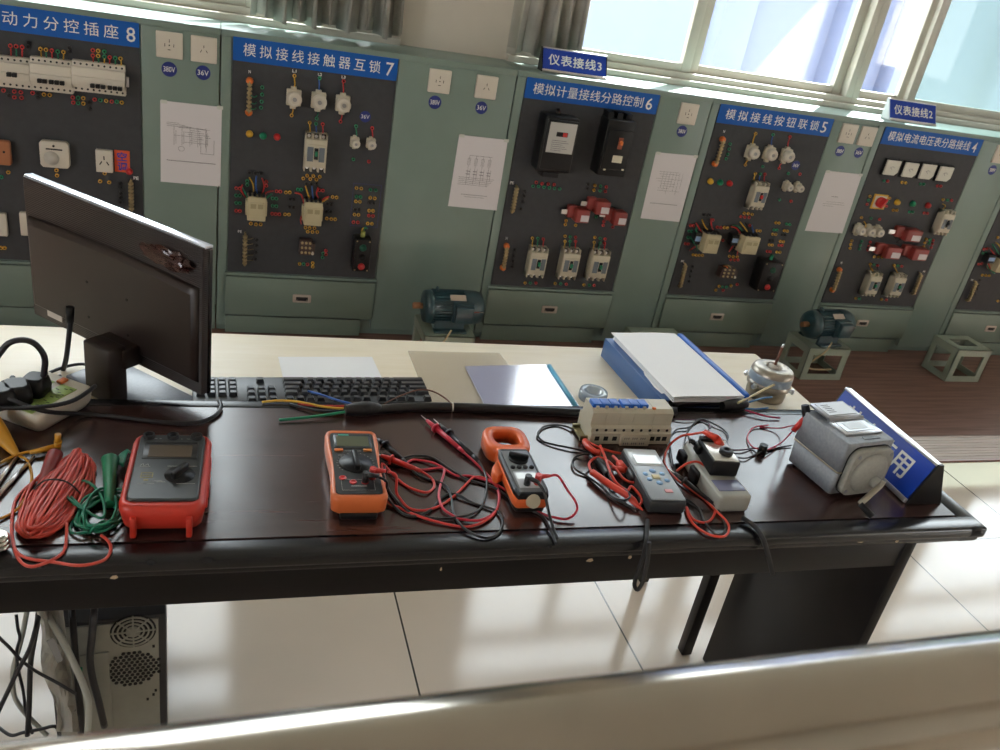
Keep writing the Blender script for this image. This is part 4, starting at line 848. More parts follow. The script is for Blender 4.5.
# crumpled plastic bag wedged behind the top of the monitor
def crumple(name, label, cat, c, sx, sy, sz, m, M=None, seed=1, n=3):
    b2 = bmesh.new(); bmesh.ops.create_icosphere(b2, subdivisions=n, radius=1); rnd = random.Random(seed)
    for v in b2.verts:
        k = 1+rnd.uniform(-.3, .25); v.co = Vector((v.co.x*sx*k, v.co.y*sy*k, v.co.z*sz*k))
    for f in b2.faces: f.smooth = False
    b = MB(); b.merge(b2, 0, (M or Matrix.Identity(4)) @ Matrix.Translation(c)); o = b.build(name, m); reorigin(o); tag(o, label, cat); return o
cling = glassy('cling_plastic', (.55, .38, .36), .10, (.16, .05, .04), .3, rough=.18)
crumple('plastic_bag', 'crumpled clear plastic bag stuck behind the monitor top', 'plastic bag', (.148, -.0175, mz+.098), .055, .007, .016, cling, M=MM, seed=4)
# cables of the monitor
cab = mat('black_cable', (.012, .012, .016), .4)
zv = Zm(0, 320, 5.77)
def Wm(x, y, Y): return W(x, y, Y)
wcurve('monitor_cable', 'black signal cable hanging from the monitor down behind the power strip', 'cable', [Wm(*zv(405, -70), 1.50), Wm(*zv(405, 0), 1.50), Wm(*zv(395, 120), 1.50), Wm(*zv(380, 230), 1.52), Wm(*zv(355, 310), 1.54), P(*zv(320, 345), ZR+.012), P(*zv(230, 372), ZR+.006)], .0045, cab)
b = MB(); p0_, p1_ = Wm(*zv(405, -75), 1.50), Wm(*zv(402, 10), 1.50); b.cyl(p0_, p1_, .007, n=10); o = b.build('cable_plug', dark); reorigin(o); tag(o, 'black cable plug under the monitor label', 'plug')
wcurve('power_cable', 'thick black cord arching up from a plug on the power strip', 'cord', [Wm(-14, 372, 1.3), Wm(*zv(0, 190), 1.3), Wm(*zv(50, 135), 1.3), Wm(*zv(120, 115), 1.3), Wm(*zv(190, 130), 1.3), Wm(*zv(240, 180), 1.3), Wm(*zv(260, 240), 1.3), Wm(*zv(250, 325), 1.3)], .0048, cab)
wcurve('thin_cable', 'thin black cable running behind the monitor foot', 'cable', [P(*zv(240, 325), ZR+.02), P(*zv(350, 278), ZR+.008), P(*zv(455, 255), ZR+.008), P(*zv(560, 262), ZR+.008), P(*zv(700, 262), ZR+.006), P(150, 378, ZR+.006), P(163, 388, ZR+.006), P(178, 396, ZR+.006)], .003, cab)
wcurve('power_cable', 'long black cord sweeping from the strip across the desk to the monitor corner', 'cord', [P(-8, 391, ZD+.06), P(10, 399, ZD+.055), P(30, 407, ZD+.045), P(50, 412, ZD+.035), P(80, 414, ZD+.006), P(120, 417, ZD+.0045), P(160, 422, ZD+.0045), P(195, 423, ZD+.0045), P(214, 416, ZD+.0045), P(221, 407, ZD+.006), P(219, 401, ZD+.006)], .0036, cab)
wcurve('power_cable', 'black cord lying along the top of the power strip', 'cord', [P(-8, 407, ZD+.046), P(20, 408, ZD+.046), P(50, 406, ZD+.046), P(72, 401, ZD+.046), P(86, 393, ZD+.044), P(95, 386, ZD+.03)], .0036, cab)
# keyboard
kL = P(275, 398, ZR); kR = P(418, 397, ZR); kd = (kR-kL); kd.z = 0; ang = math.atan2(kd.y, kd.x)
U_ = .019; Kw = 23.4*U_; KB = kR - kd.normalized()*(Kw-.008)
KB = Vector((KB.x, KB.y, ZR)) - Vector((math.sin(-ang), math.cos(ang), 0))*.0
KM = Matrix.Translation(P(430, 406, ZR)) @ Matrix.Rotation(ang, 4, 'Z') @ Matrix.Translation((-Kw, -.004, 0))
t = thing('computer_keyboard', 'black keyboard lying right of the monitor behind the dark desk edge', 'keyboard', M=KM)
kbm = mat('keyboard_black', (.035, .037, .042), .4); keym = mat('keycap', (.05, .053, .06), .3)
kd_ = .099
b = MB(); b.prism([(0, 0), (Kw*.2, -.008), (Kw*.8, -.008), (Kw, 0), (Kw, kd_), (0, kd_)], .002, .014, bev=.003); b.build('case', kbm, t, True)
def keyrow(x0, n, y, w=1, name='key'):
    for i in range(n):
        a = x0+i*U_*w; b = MB(); q = U_*w-.0025
        r0 = [(a, y), (a+q, y), (a+q, y+.0142), (a, y+.0142)]; r1 = [(a+.003, y+.003), (a+q-.003, y+.003), (a+q-.003, y+.0122), (a+.003, y+.0122)]
        b.rings([[Vector((x, yy, .0125)) for x, yy in r0], [Vector((x, yy, .0215)) for x, yy in r1]], smooth=False)
        b.build('key', keym, t, True)
# seen from behind: function row nearest the camera, numeric pad to the left
y0 = .000
m0 = .006+8.3*U_
keyrow(m0, 4, y0); keyrow(m0+4.6*U_, 4, y0); keyrow(m0+9.2*U_, 4, y0); keyrow(m0+14*U_, 1, y0)
for r in range(4):
    yy = y0+.022+r*.0165
    keyrow(m0, 1, yy, 1.5+.3*r); keyrow(m0+(1.5+.3*r)*U_, 12-r, yy); keyrow(m0+(13.5-.7*r)*U_, 1, yy, 1.5+.7*r)
keyrow(.006+4.7*U_, 3, y0)
for r in (0, 1): keyrow(.006+4.7*U_, 3, y0+.022+r*.0165)
keyrow(.006+5.7*U_, 1, y0+.022+3*.0165)
for r in range(4): keyrow(.006, 4, y0+.022+r*.0165)
# papers
def sheet(name, label, cat, pts, z, m, th=.0006, wob=0):
    q = [P(x, y, z) for x, y in pts]; b = MB(); b.rings([[p for p in q], [p+Vector((0, 0, th)) for p in q]], smooth=False); o = b.build(name, m); reorigin(o); tag(o, label, cat); return o
sheet('paper_sheet', 'blank white sheet lying flat behind the keyboard', 'paper sheet', [(278, 357), (372, 357), (388, 391), (286, 391)], ZR+.0005, paperw)
acr = glassy('clear_acrylic', (.95, .94, .92), .10, (.85, .82, .78), .15, rough=.2)
sheet('acrylic_board', 'clear acrylic sheet lying on the pale desk behind the cable', 'sheet', [(408, 352), (499, 354), (545, 412), (432, 412)], ZR+.0005, acr, .003)
t = thing('clear_folder', 'clear document sleeve with a light blue slide spine', 'folder', P(520, 390, ZR))
pp = [P(x, y, ZR+.0045) for x, y in ((465, 367), (549, 365), (583, 412), (488, 412))]
b = MB(); b.rings([pp, [p+Vector((0, 0, .001)) for p in pp]], smooth=False); b.build('sheet', mat('folder_paper', (.60, .62, .72), .6), t)
b = MB(); pf = [p+Vector((0, 0, .0018)) for p in pp]; b.rings([pf, [p+Vector((0, 0, .0006)) for p in pf]], smooth=False); b.build('cover', glassy('folder_film', (.95, .95, 1), .18, (.9, .9, 1), .15, rough=.12), t)
b = MB(); b.cyl(P(549, 366, ZR+.007), P(579, 411, ZR+.007), .0055, n=8); b.build('spine_bar', mat('light_blue_plastic', (.12, .42, .62), .3), t)
# tape roll
p = P(594, 402, ZR); b = MB(); b.lathe([(.017, 0), (.030, 0), (.031, .004), (.031, .016), (.030, .02), (.017, .02), (.017, 0)], (p.x, p.y+.012, ZR+.001), (0, 0, 1), 28)
t = b.build('tape_roll', glassy('clear_tape_roll', (.75, .82, .88), .3, (.55, .62, .7), .35, rough=.08)); reorigin(t); tag(t, 'roll of clear tape behind the row of breakers', 'tape roll')
# blue box file with papers
fb = mat('file_blue', (.06, .135, .32), .4); FM_ = Matrix.Translation((.997, 1.502, ZR)) @ Matrix.Rotation(math.radians(2.0), 4, 'Z')
t = thing('box_file', 'blue box file lying on the pale desk under a stack of paper', 'box file', M=FM_)
a, c = .1075, .152; fh = .05
b = MB(); b.box(-a, a, -c+.01, c, .001, .004, bev=.001); b.box(-a, a, -c+.01, c, fh-.004, fh-.001, bev=.001); b.box(-a, -a+.004, -c+.01, c, .002, fh-.002, bev=.001); b.box(a-.004, a, -c+.01, c, .002, fh-.002); b.box(-a, a, c-.004, c, .002, fh-.002); b.build('box', fb, t, True)
b = MB()
for i in range(4): b.box(-a+.006, a-.008, -c+.0125+.002*i, c-.008, .006+i*.010, .0135+i*.010, mi=i % 2)
b.build('inner_folder', [mat('folder_indigo', (.05, .09, .25), .45), mat('folder_edge', (.4, .45, .6), .6)], t, True)
t2 = thing('paper_stack', 'white paper stack with curled edges on the blue box file', 'paper', M=FM_ @ Matrix.Translation((0, 0, fh)))
b = MB()
rnd = random.Random(5)
for i in range(7):
    z = .0005+i*.0022; j = rnd.uniform(-.004, .004); n_ = 8; rows = []
    for s_ in (0, .0012):
        rr = []
        for u in range(n_+1): rr.append(Vector((-a+.016+j+ (2*a-.04)*u/n_, -c-.002+j*.5, z+s_+.0015*math.sin(u*.9+i))))
        for u in range(n_+1): rr.append(Vector((a-.024+j-(2*a-.04)*u/n_, c-.004-j, z+s_+.001*math.sin(u*.7+i))))
        rows.append(rr)
    b.rings(rows, smooth=False)
b.build('sheet', paperw, t2, True)
b = MB(); b.box(a-.022, a-.008, -c, c-.002, .0005, .017, bev=.003); b.build('spine_clip', mat('clip_blue', (.02, .12, .5), .35), t2, True)
crumple('torn_paper', 'torn white paper scraps sticking out between file and stack', 'paper', (-.09, -.07, .049), .009, .05, .004, paperw, M=FM_, seed=9, n=2)
# small fan motor with a shaft
p = P(770, 405, ZR); t = thing('fan_motor', 'round grey metal fan motor with upright shaft on the pale desk', 'electric motor', (p.x+.010, p.y+.042, ZR))
R_ = .049
b = MB(); b.lathe([(R_*.9, .001), (R_*.93, .012), (R_*.93, .03), (R_*1.02, .031), (R_*1.04, .036), (R_*1.02, .041), (R_*1.0, .042), (R_*1.0, .066), (R_*.93, .074), (R_*.8, .078), (R_*.42, .079), (R_*.36, .076), (R_*.36, .072), (.0001, .072)], (0, 0, 0), (0, 0, 1), 36)
b.build('housing', mat('zinc', (.42, .38, .32), .38, .85, noise=.2, nscale=30), t, True)
b = MB(); b.lathe([(.014, .070), (.013, .082), (.008, .086), (.008, .07)], (0, 0, 0), (0, 0, 1), 18); b.build('bearing_boss', white, t, True)
b = MB(); b.cyl((0, 0, .07), (.003, 0, .128), .0032, n=10); b.cyl((.003, 0, .126), (.0034, 0, .136), .0026, n=10, mi=1); b.build('shaft', [mat('rust_shaft', (.2, .09, .06), .5, .5), steel], t, True)
b = MB(); b.lathe([(R_*1.003, .044), (R_*1.008, .045), (R_*1.008, .063), (R_*1.003, .064)], (0, 0, 0), (0, 0, 1), 36); b.build('wrap_label', mat('wrap_label', (.36, .43, .5), .4, noise=.1, nscale=60), t, True)
for aa in (.05, 2.2, 3.5, 5.4):
    b = MB(); c_ = Vector((math.cos(aa), math.sin(aa), 0))*R_; d_ = Vector((math.cos(aa), math.sin(aa), 0)); b.cyl(c_*.95+Vector((0, 0, .036)), c_+d_*.012+Vector((0, 0, .036)), .005, n=8); b.cyl(c_+d_*.008+Vector((0, 0, .03)), c_+d_*.008+Vector((0, 0, .043)), .0028, n=8); b.build('mounting_lug', steel, t, True)
#@@METERS
# ================================================================ things on the dark desk
def inst(name, label, cat, x, y, yawd, z=ZD, tilt=0):
    return thing(name, label, cat, M=Matrix.Translation((x, y, z)) @ Matrix.Rotation(math.radians(yawd), 4, 'Z') @ Matrix.Rotation(tilt, 4, 'X'))
def rpoly(w, l, r, n=5, cx=0, cy=0):
    out = []
    for sx, sy, a0 in ((1, 1, 0), (-1, 1, 90), (-1, -1, 180), (1, -1, 270)):
        for i in range(n+1):
            a = math.radians(a0+90*i/n); out.append((cx+sx*(w/2-r)+r*math.cos(a), cy+sy*(l/2-r)+r*math.sin(a)))
    return out
def stack(b, secs, mi=0, n=5):
    """secs: (w, l, r, z, cy)"""
    b.rings([[Vector((x, y, z)) for x, y in rpoly(w, l, r, n, 0, cy)] for w, l, r, z, cy in secs], mi)
# --- red insulation tester
t = inst('insulation_tester', 'large grey insulation tester in a red rubber holster', 'tester', -.058, 1.092, -2.7)
hol = mat('red_holster', (.60, .045, .028), .38, noise=.05, nscale=30); face = mat('tester_face', (.045, .052, .055), .35)
b = MB(); stack(b, [(.094, .165, .018, .006, 0), (.104, .180, .02, .010, 0), (.112, .188, .02, .034, 0), (.112, .188, .02, .042, 0), (.106, .182, .017, .048, 0), (.096, .168, .012, .049, .003), (.094, .166, .012, .043, .003)])
b.build('holster', hol, t, True)
for sx in (-1, 1):
    b = MB(); b.box(sx*.036-.004, sx*.036+.004, -.100, -.088, .0005, .034, bev=.002); b.build('holster_foot', hol, t, True)
    for i in range(5): 
        b = MB(); b.box(sx*.0545-.003, sx*.0545+.003, -.05+i*.022, -.04+i*.022, .014, .038, bev=.002); b.build('grip_rib', hol, t, True)
b = MB(); stack(b, [(.093, .165, .008, .03, .003), (.093, .165, .008, .050, .003), (.089, .161, .007, .0525, .003)]); b.build('case', face, t, True)
b = MB(); b.box(-.038, .038, .018, .064, .0518, .0532, bev=.0006); b.box(-.036, .036, .058, .0625, .053, .0536, mi=1); b.build('window_bezel', [mat('bezel_dark', (.02, .022, .024), .3), darkm], t, True)
b = MB(); b.box(-.030, .030, .022, .053, .0532, .054); b.build('lcd', mat('lcd_brown', (.13, .105, .08), .15), t, True)
b = MB(); b.lathe([(.021, .0525), (.021, .0535), (.018, .0535), (.018, .0555), (.0001, .0555)], (.018, -.022, 0), (0, 0, 1), 28); b.box(-.004, .004, -.017, .017, .054, .066, bev=.0018, M=Matrix.Translation((.018, -.022, 0)) @ Matrix.Rotation(-.5, 4, 'Z')); b.build('range_knob', dark, t, True)
for x in (-.034, 0, .034):
    b = MB(); b.lathe([(.0085, .045), (.0085, .0575), (.0055, .0575), (.0055, .047), (.0001, .047)], (x, .077, 0), (0, 0, 1), 18); b.build('input_terminal', dark, t, True)
b = MB(); yk = mat('print_yellow', (.42, .34, .06), .5)
for q in ((-.034, -.018, -.018, -.0172), (-.034, -.018, -.029, -.0282), (-.034, -.018, -.0238, -.0232), (-.034, -.0332, -.029, -.0172), (-.0188, -.018, -.029, -.0172), (-.029, -.023, -.036, -.034)): b.box(q[0], q[1], q[2], q[3], .0524, .0528)
b.build('warning_mark', yk, t, True)
b = MB(); pw = mat('print_grey', (.38, .38, .36), .6)
for i, (x0, x1, y) in enumerate(((-.038, -.024, -.002), (-.001, .040, -.001), (.015, .040, -.044), (-.036, -.028, -.044), (-.024, -.014, -.044), (-.017, -.004, -.038), (-.012, .0, -.040), (-.026, -.022, .072), (-.019, -.016, .072), (.012, .014, .072), (.020, .025, .072))): b.box(x0, x1, y, y+.0011, .0524, .0528)
b.tube([(-.038, -.001, .0528), (-.034, .006, .0528), (-.033, -.001, .0528), (-.028, .004, .0528), (-.026, -.001, .0528)], .0005, 5, 3)
b.build('printed_markings', pw, t, True)
# --- orange multimeter
oh = mat('orange_holster', (.72, .17, .05), .38, noise=.04, nscale=30)
t = inst('multimeter', 'black digital multimeter in an orange holster with dial and two plugged leads', 'multimeter', .217, 1.112, -2.7)
def waist(y): return 1-.10*math.exp(-((y+.012)/.04)**2)
b = MB(); secs = []
for (w, l, r, z) in ((.074, .176, .012, .006), (.084, .188, .014, .012), (.086, .19, .014, .034), (.082, .186, .012, .0395), (.072, .170, .008, .0395), (.070, .168, .008, .034)):
    secs.append([Vector((x*waist(y), y, z)) for x, y in rpoly(w, l, r, 6)] if False else [Vector((x*waist(y), y, z)) for x, y in (lambda pl: [pt for i in range(len(pl)) for pt in ([pl[i]] if math.dist(pl[i], pl[(i+1) % len(pl)]) < .03 else [(pl[i][0]+(pl[(i+1) % len(pl)][0]-pl[i][0])*k/8, pl[i][1]+(pl[(i+1) % len(pl)][1]-pl[i][1])*k/8) for k in range(8)])])(rpoly(w, l, r, 6))])
b.rings(secs); b.build('holster', oh, t, True)
b = MB(); b.box(-.028, .028, -.0975, -.06, .001, .012, bev=.003); b.box(-.03, .03, -.05, .085, .0005, .007, bev=.002); b.build('rear_case', dark, t, True)
b = MB()
b.rings([[Vector((x*waist(y)*.98, y, z)) for x, y in rpoly(.071, .169, .007, 4)] for z in (.02, .0405)]); b.build('case', mat('mm_face', (.03, .034, .037), .35), t, True)
b = MB(); b.box(-.030, .030, .038, .078, .0405, .0425, bev=.0012); b.build('lcd_bezel', mat('bezel_dark2', (.05, .06, .065), .25), t, True)
b = MB(); b.box(-.026, .026, .042, .071, .0422, .0431); b.build('lcd', mat('lcd_green', (.12, .135, .09), .15), t, True)
b = MB(); b.box(-.022, -.005, .0735, .0765, .0424, .0429); b.build('green_stripe', mat('stripe_green', (.05, .4, .3), .5), t, True)
for x, m_ in ((-.024, copper), (.022, mat('amber', (.7, .25, .05), .4))):
    b = MB(); b.box(x-.007, x+.007, .0285, .0345, .0405, .0435, bev=.0013); b.build('button', m_, t, True)
b = MB(); b.lathe([(.026, .0405), (.0255, .0425), (.022, .0425), (.0215, .0435), (.0001, .0435)], (0, -.004, 0), (0, 0, 1), 36); b.box(-.0045, .0045, -.0235, .022, .042, .053, bev=.002, M=Matrix.Translation((0, -.004, 0)) @ Matrix.Rotation(.06, 4, 'Z')); b.build('range_dial', dark, t, True)
b = MB()
for i in range(20):
    a = math.radians(-40+i*260/19); b.box(-.0012, .0012, -.0003, .0003, .0405, .0409, M=Matrix.Translation((.0285*math.cos(a), -.004+.0285*math.sin(a), 0)))
b.box(-.015, .012, .0305, .0312, .0405, .0409); b.box(-.026, -.018, .018, .0186, .0405, .0409)
for q in ((-.026, .024, -.0485, -.048), (-.026, .024, -.076, -.0755), (-.026, -.0255, -.076, -.048), (.0235, .024, -.076, -.048), (-.012, .012, -.066, -.0645)): b.box(q[0], q[1], q[2], q[3], .0405, .0409)
b.build('printed_markings', pw, t, True)
for x, y in ((-.023, -.044), (-.008, -.055), (.010, -.055), (.022, -.044)):
    b = MB(); b.lathe([(.0058, .0405), (.0058, .0415), (.0036, .0415), (.0036, .0408), (.0001, .0408)], (x, y, 0), (0, 0, 1), 14); b.build('input_jack', red, t, True)
MMT = ROOT[t.name]
# --- clamp meter
t = inst('clamp_meter', 'orange and black clamp meter with open ring jaw', 'clamp meter', .490, 1.080, -2, tilt=.0)
oc = mat('clamp_orange', (.76, .14, .035), .36, noise=.04, nscale=30)
def plan(pts, z0, z1, m, name, bev=.003): 
    b = MB(); b.prism(pts, z0, z1, bev=bev); return b.build(name, m, t, True)
body = [(-.026, -.066), (.026, -.066), (.030, -.050), (.030, .05), (.027, .066), (-.027, .066), (-.030, .05), (-.030, -.050)]
sc = lambda k, kk=1: [(x*k, y*kk) for x, y in body]
plan(sc(.9, .96), .001, .012, dark, 'rear_case'); plan(body, .010, .030, oc, 'case', .004)
b = MB(); b.rings([[Vector((x, y, z)) for x, y in sc(k, kk)] for k, kk, z in ((.97, 1.0, .029), (.97, 1.0, .036), (.86, .97, .039))], smooth=False); b.build('front_cover', dark, t, True)
b = MB(); b.prism([(-.022, -.060), (.022, -.060), (.0235, .058), (-.0235, .058)], .0385, .040, bev=.0006); b.build('front_panel', mat('panel_grey', (.17, .18, .19), .35), t, True)
b = MB(); b.lathe([(.017, .040), (.017, .042), (.014, .043), (.0001, .043)], (0, .033, 0), (0, 0, 1), 26); b.box(-.017, .017, -.004, .004, .042, .051, bev=.0025, M=Matrix.Translation((0, .033, 0)) @ Matrix.Rotation(-.35, 4, 'Z')); b.build('range_dial', dark, t, True)
for i in range(4): b = MB(); b.lathe([(.0042, .040), (.0042, .0425), (.0001, .0432)], (-.0165+i*.011, .007, 0), (0, 0, 1), 12); b.build('button', darkm, t, True)
b = MB(); b.box(-.0195, .0195, -.050, -.005, .0398, .0408, bev=.0004); b.build('lcd_surround', mat('lcd_surround', (.5, .52, .56), .2), t, True)
b = MB(); b.box(-.017, .017, -.026, -.009, .0406, .0412); b.build('lcd', mat('lcd_silver', (.62, .66, .66), .12), t, True)
b = MB(); b.cyl((0, -.062, .024), (0, -.0705, .0285), .0115, n=24); b.build('round_label', mat('dull_gold', (.5, .46, .36), .4, .3), t, True)
# jaw ring
ri, ro = [], []
for i in range(40):
    a = 2*PI*i/40; c_, s_ = math.cos(a), math.sin(a); k = lambda e, v: math.copysign(abs(v)**e, v)
    ro.append((.040*k(.62, c_), .106+.041*k(.62, s_))); ri.append((.023*k(.65, c_), .109+.0225*k(.65, s_)))
b = MB(); b.rings([[Vector((x, y, z)) for x, y in pl] for pl, z in ((ro, .008), (ro, .030), ([(x*.96, (y-.106)*.96+.106) for x, y in ro], .034), ([(x*1.05, (y-.109)*1.05+.109) for x, y in ri], .034), (ri, .031), (ri, .008))], closed=True); b.build('jaw', oc, t, True)
b = MB(); b.box(-.028, .028, .058, .076, .008, .036, bev=.004); b.build('jaw_hinge', oc, t, True)
b = MB(); b.prism([(-.030, .052), (-.044, .030), (-.046, .012), (-.040, .004), (-.028, .012)], .008, .026, bev=.003); b.build('jaw_trigger', oc, t, True)
MCL = ROOT[t.name]
# --- testers
def tester1():
    global t
    t = inst('digital_meter', 'dark grey handheld meter with blue arrow keys and silver display', 'meter', .735, 1.078, -5.5)
    gf = mat('slate_case', (.035, .038, .042), .4)
    b = MB(); b.box(-.0335, .0335, -.079, .079, .001, .026, bev=.004); b.box(-.039, -.031, .0, .03, .003, .022, bev=.005); b.build('case', gf, t, True)
    b = MB(); b.box(-.0315, .0315, -.077, .077, .0255, .029, bev=.002); b.build('front_panel', mat('panel_silver', (.36, .40, .44), .3), t, True)
    b = MB(); b.box(-.029, .029, .022, .073, .0288, .0298, bev=.0005); b.build('display_panel', mat('display_panel', (.55, .58, .6), .15), t, True)
    b = MB(); b.box(-.022, .024, .028, .055, .0297, .0304); b.build('lcd', mat('lcd_bright', (.8, .83, .84), .12), t, True)
    bk = mat('key_blue', (.26, .45, .70), .4)
    for x, y, w_, h_ in ((0, .006, .006, .003), (0, -.030, .006, .003), (-.017, -.004, .005, .003), (.017, -.022, .005, .003), (-.015, -.020, .005, .003), (.015, -.002, .005, .003)):
        b = MB(); b.lathe([(w_, 0), (w_, .0012), (.0001, .0016)], (x, y, .029), (0, 0, 1), 10); b.build('arrow_key', bk, t, True)
    b = MB(); b.box(-.007, .007, -.018, -.006, .029, .0306, bev=.0006); lbl(b.build('key', mat('key_amber', (.6, .5, .25), .4), t, True), 'amber centre key')
    b = MB(); b.box(.001, .015, -.058, -.049, .029, .0304, bev=.0005); lbl(b.build('key', mat('key_pink', (.7, .3, .3), .4), t, True), 'pink key')
tester1()
t = inst('clamp_recorder', 'light grey slim meter with lavender label lying under the black clamp box', 'meter', .858, 1.074, -1.5)
lg = mat('light_grey_case', (.36, .36, .32), .4)
b = MB(); b.prism([(-.030, -.079), (.030, -.079), (.032, -.06), (.030, .02), (.020, .085), (.004, .10), (-.012, .10), (-.024, .085), (-.032, .02), (-.032, -.06)], .001, .034, bev=.005); b.build('case', lg, t, True)
b = MB(); b.box(-.026, .026, -.062, -.030, .0335, .0352, bev=.0006); b.build('label_plate', mat('lavender_label', (.20, .21, .33), .25), t, True)
for q in ((-.038, -.026, -.004, .028, .004, .030), (-.036, -.022, .055, .082, .004, .028)): b = MB(); b.box(*q, bev=.004); b.build('clamp_hinge', dark, t, True)
t = inst('clamp_box', 'small black box with silver plate and round knob on the grey meter', 'meter', .866, 1.094, -8, z=ZD+.0345)
b = MB(); b.box(-.026, .026, -.040, .040, .0, .030, bev=.003); b.box(-.034, -.025, .012, .034, .008, .026, bev=.003); b.build('case', dark, t, True)
b = MB(); b.box(-.0235, .0235, -.037, .034, .0295, .0315, bev=.0006); b.build('silver_plate', mat('silver_plate', (.62, .6, .55), .25, .5), t, True)
b = MB(); b.lathe([(.0125, .031), (.0125, .038), (.0105, .0395), (.005, .0395), (.005, .037), (.0001, .037)], (.007, -.012, 0), (0, 0, 1), 26); b.build('knob', dark, t, True)
b = MB(); b.box(-.028, .000, .022, .036, .031, .037, bev=.002); b.build('black_latch', dark, t, True)
b = MB(); b.tube([(-.034, .03, .02), (-.042, .034, .024), (-.044, .028, .03), (-.040, .022, .030)], .003, 8, 4); b.build('hook', dark, t, True)
# --- hand-crank generator
t = inst('hand_crank_megohmmeter', 'grey cast-metal hand-crank megohmmeter with flip lid and crank', 'tester', 1.131, 1.094, 7)
gm = mat('hammertone_grey', (.27, .29, .32), .5, 0, noise=.12, nscale=160)
gm2 = mat('hammertone_beige', (.36, .36, .325), .5, 0, noise=.08, nscale=160)
a, c, hh = .0585, .060, .116
b = MB(); stack(b, [(2*a-.006, 2*c-.004, .005, .006, 0), (2*a-.002, 2*c, .005, .054, 0)]); stack(b, [(2*a+.001, 2*c+.002, .005, .056, 0), (2*a-.001, 2*c-.001, .005, hh-.002, 0), (2*a-.004, 2*c-.004, .005, hh, 0)]); b.build('case', gm, t, True)
b = MB(); stack(b, [(2*a+.003, 2*c+.003, .006, .0535, 0), (2*a+.003, 2*c+.003, .006, .0565, 0)]); b.build('seam_gasket', mat('seam_brass', (.5, .45, .34), .4, .6), t, True)
b = MB()
for sx in (-1, 1):
    for sy in (-1, 1): b.cyl((sx*.042, sy*.044, .0), (sx*.042, sy*.044, .008), .007, n=12)
b.build('rubber_feet', dark, t, True)
b = MB(); o8 = []; 
for i in range(8):
    aa = math.radians(22.5+45*i); o8.append((.056*math.cos(aa)/math.cos(PI/8)*.96, .056*math.sin(aa)/math.cos(PI/8)*.93))
CM = Matrix.Translation((.004, -c, .058)) @ Matrix.Rotation(PI/2, 4, 'X')
sq = rpoly(.104, .098, .024, 4)
b.rings([[CM @ Vector((x, y, z)) for x, y in [(p_[0]*k, p_[1]*k) for p_ in sq]] for k, z in ((1.0, .0005), (1.0, .011), (.96, .0135))]); b.lathe([(.043, 0), (.040, .006), (.030, .010), (.0001, .011)], CM @ Vector((0, 0, .012)), (0, -1, 0), 32)
b.build('gear_cover', gm2, t, True)
b = MB(); b.rings([[CM @ Vector((x*1.035, y*1.035, z)) for x, y in sq] for z in (-.004, .0015)]); b.build('cover_outline', dark, t, True)  # slightly larger dark plate that outlines the gear cover
b = MB()
for sx in (-1, 1):
    for sy in (-1, 1): q = CM @ Vector((sx*.040, sy*.037, .012)); b.cyl(q, q+Vector((0, -.003, 0)), .0038, n=10)
b.build('cover_screw', gm, t, True)
hb = CM @ Vector((.010, -.014, .022)); b = MB(); b.cyl(hb, hb+Vector((0, -.014, 0)), .011, n=18); b.build('crank_hub', gm2, t, True)
h2 = hb+Vector((0, -.016, 0)); tip = h2+Vector((-.046, -.010, -.026)); b = MB(); b.tube([h2+Vector((.006, .002, .010)), h2, (h2+tip)/2, tip], .0055, 8, 3, flat=.6); b.build('crank_arm', mat('crank_steel', (.45, .42, .36), .35, .9), t, True)
b = MB(); b.cyl(tip, tip+Vector((.012, -.024, -.012)), .0052, .0068, n=14); b.build('crank_handle', dark, t, True)
b = MB(); b.box(-.042, .050, -.034, .012, hh-.001, hh+.004, bev=.001); b.box(-.033, .040, -.026, .008, hh+.003, hh+.0046, mi=1); b.box(-.020, .026, -.020, .002, hh+.0042, hh+.0050, mi=2)
b.build('dial_window', [mat('bare_alu', (.55, .57, .6), .3, .8), mat('dial_glass', (.12, .13, .12), .08), mat('dial_scale', (.32, .33, .30), .2)], t, True)
LM = Matrix.Translation((0, .014, hh+.0055)) @ Matrix.Rotation(.02, 4, 'X')
b = MB(); b.box(-.045, .040, .0, .052, 0, .006, bev=.002, M=LM); b.cyl(LM @ Vector((-.042, 0, .0)), LM @ Vector((.044, 0, 0)), .0042, n=10); o = b.build('flip_lid', mat('lid_alu', (.42, .43, .47), .35, .7), t, True)
b = MB(); b.box(-.038, .033, .006, .046, .006, .0072, M=LM); b.build('instruction_plate', mat('instruction_plate', (.62, .64, .68), .3), o, True)
b = MB()
for i in range(5): b.box(-.030, -.012, .014+.006*i, .0155+.006*i, .0072, .0076, M=LM)
b.build('plate_printing', prn, o, True)
for y in (.034, .050):
    b = MB(); b.cyl((-a-.004+.014, c-.02+y*.3, hh-.02), (-a+.004, c+.006, hh+.008), .0075, n=12); b.build('terminal_post', dark, t, True)
b = MB(); b.box(-.010, .028, -.050, -.042, hh-.0005, hh+.0012); b.build('nameplate', mat('grey_plate', (.12, .13, .14), .4), t, True)
MG = ROOT[t.name]
# --- big blue desk sign
A = P(884, 479); B1 = P(905.6, 503.7); dd = Vector((-.012, -.288, 0)).normalized(); L_ = .292
t = prism_sign('long blue sign ending in 使用 on the right end of the dark desk', B1-dd*L_, B1, .080, .088, '禁止使用', (.13, .86), (.28, .80), None, fa=.44, fb=.54)
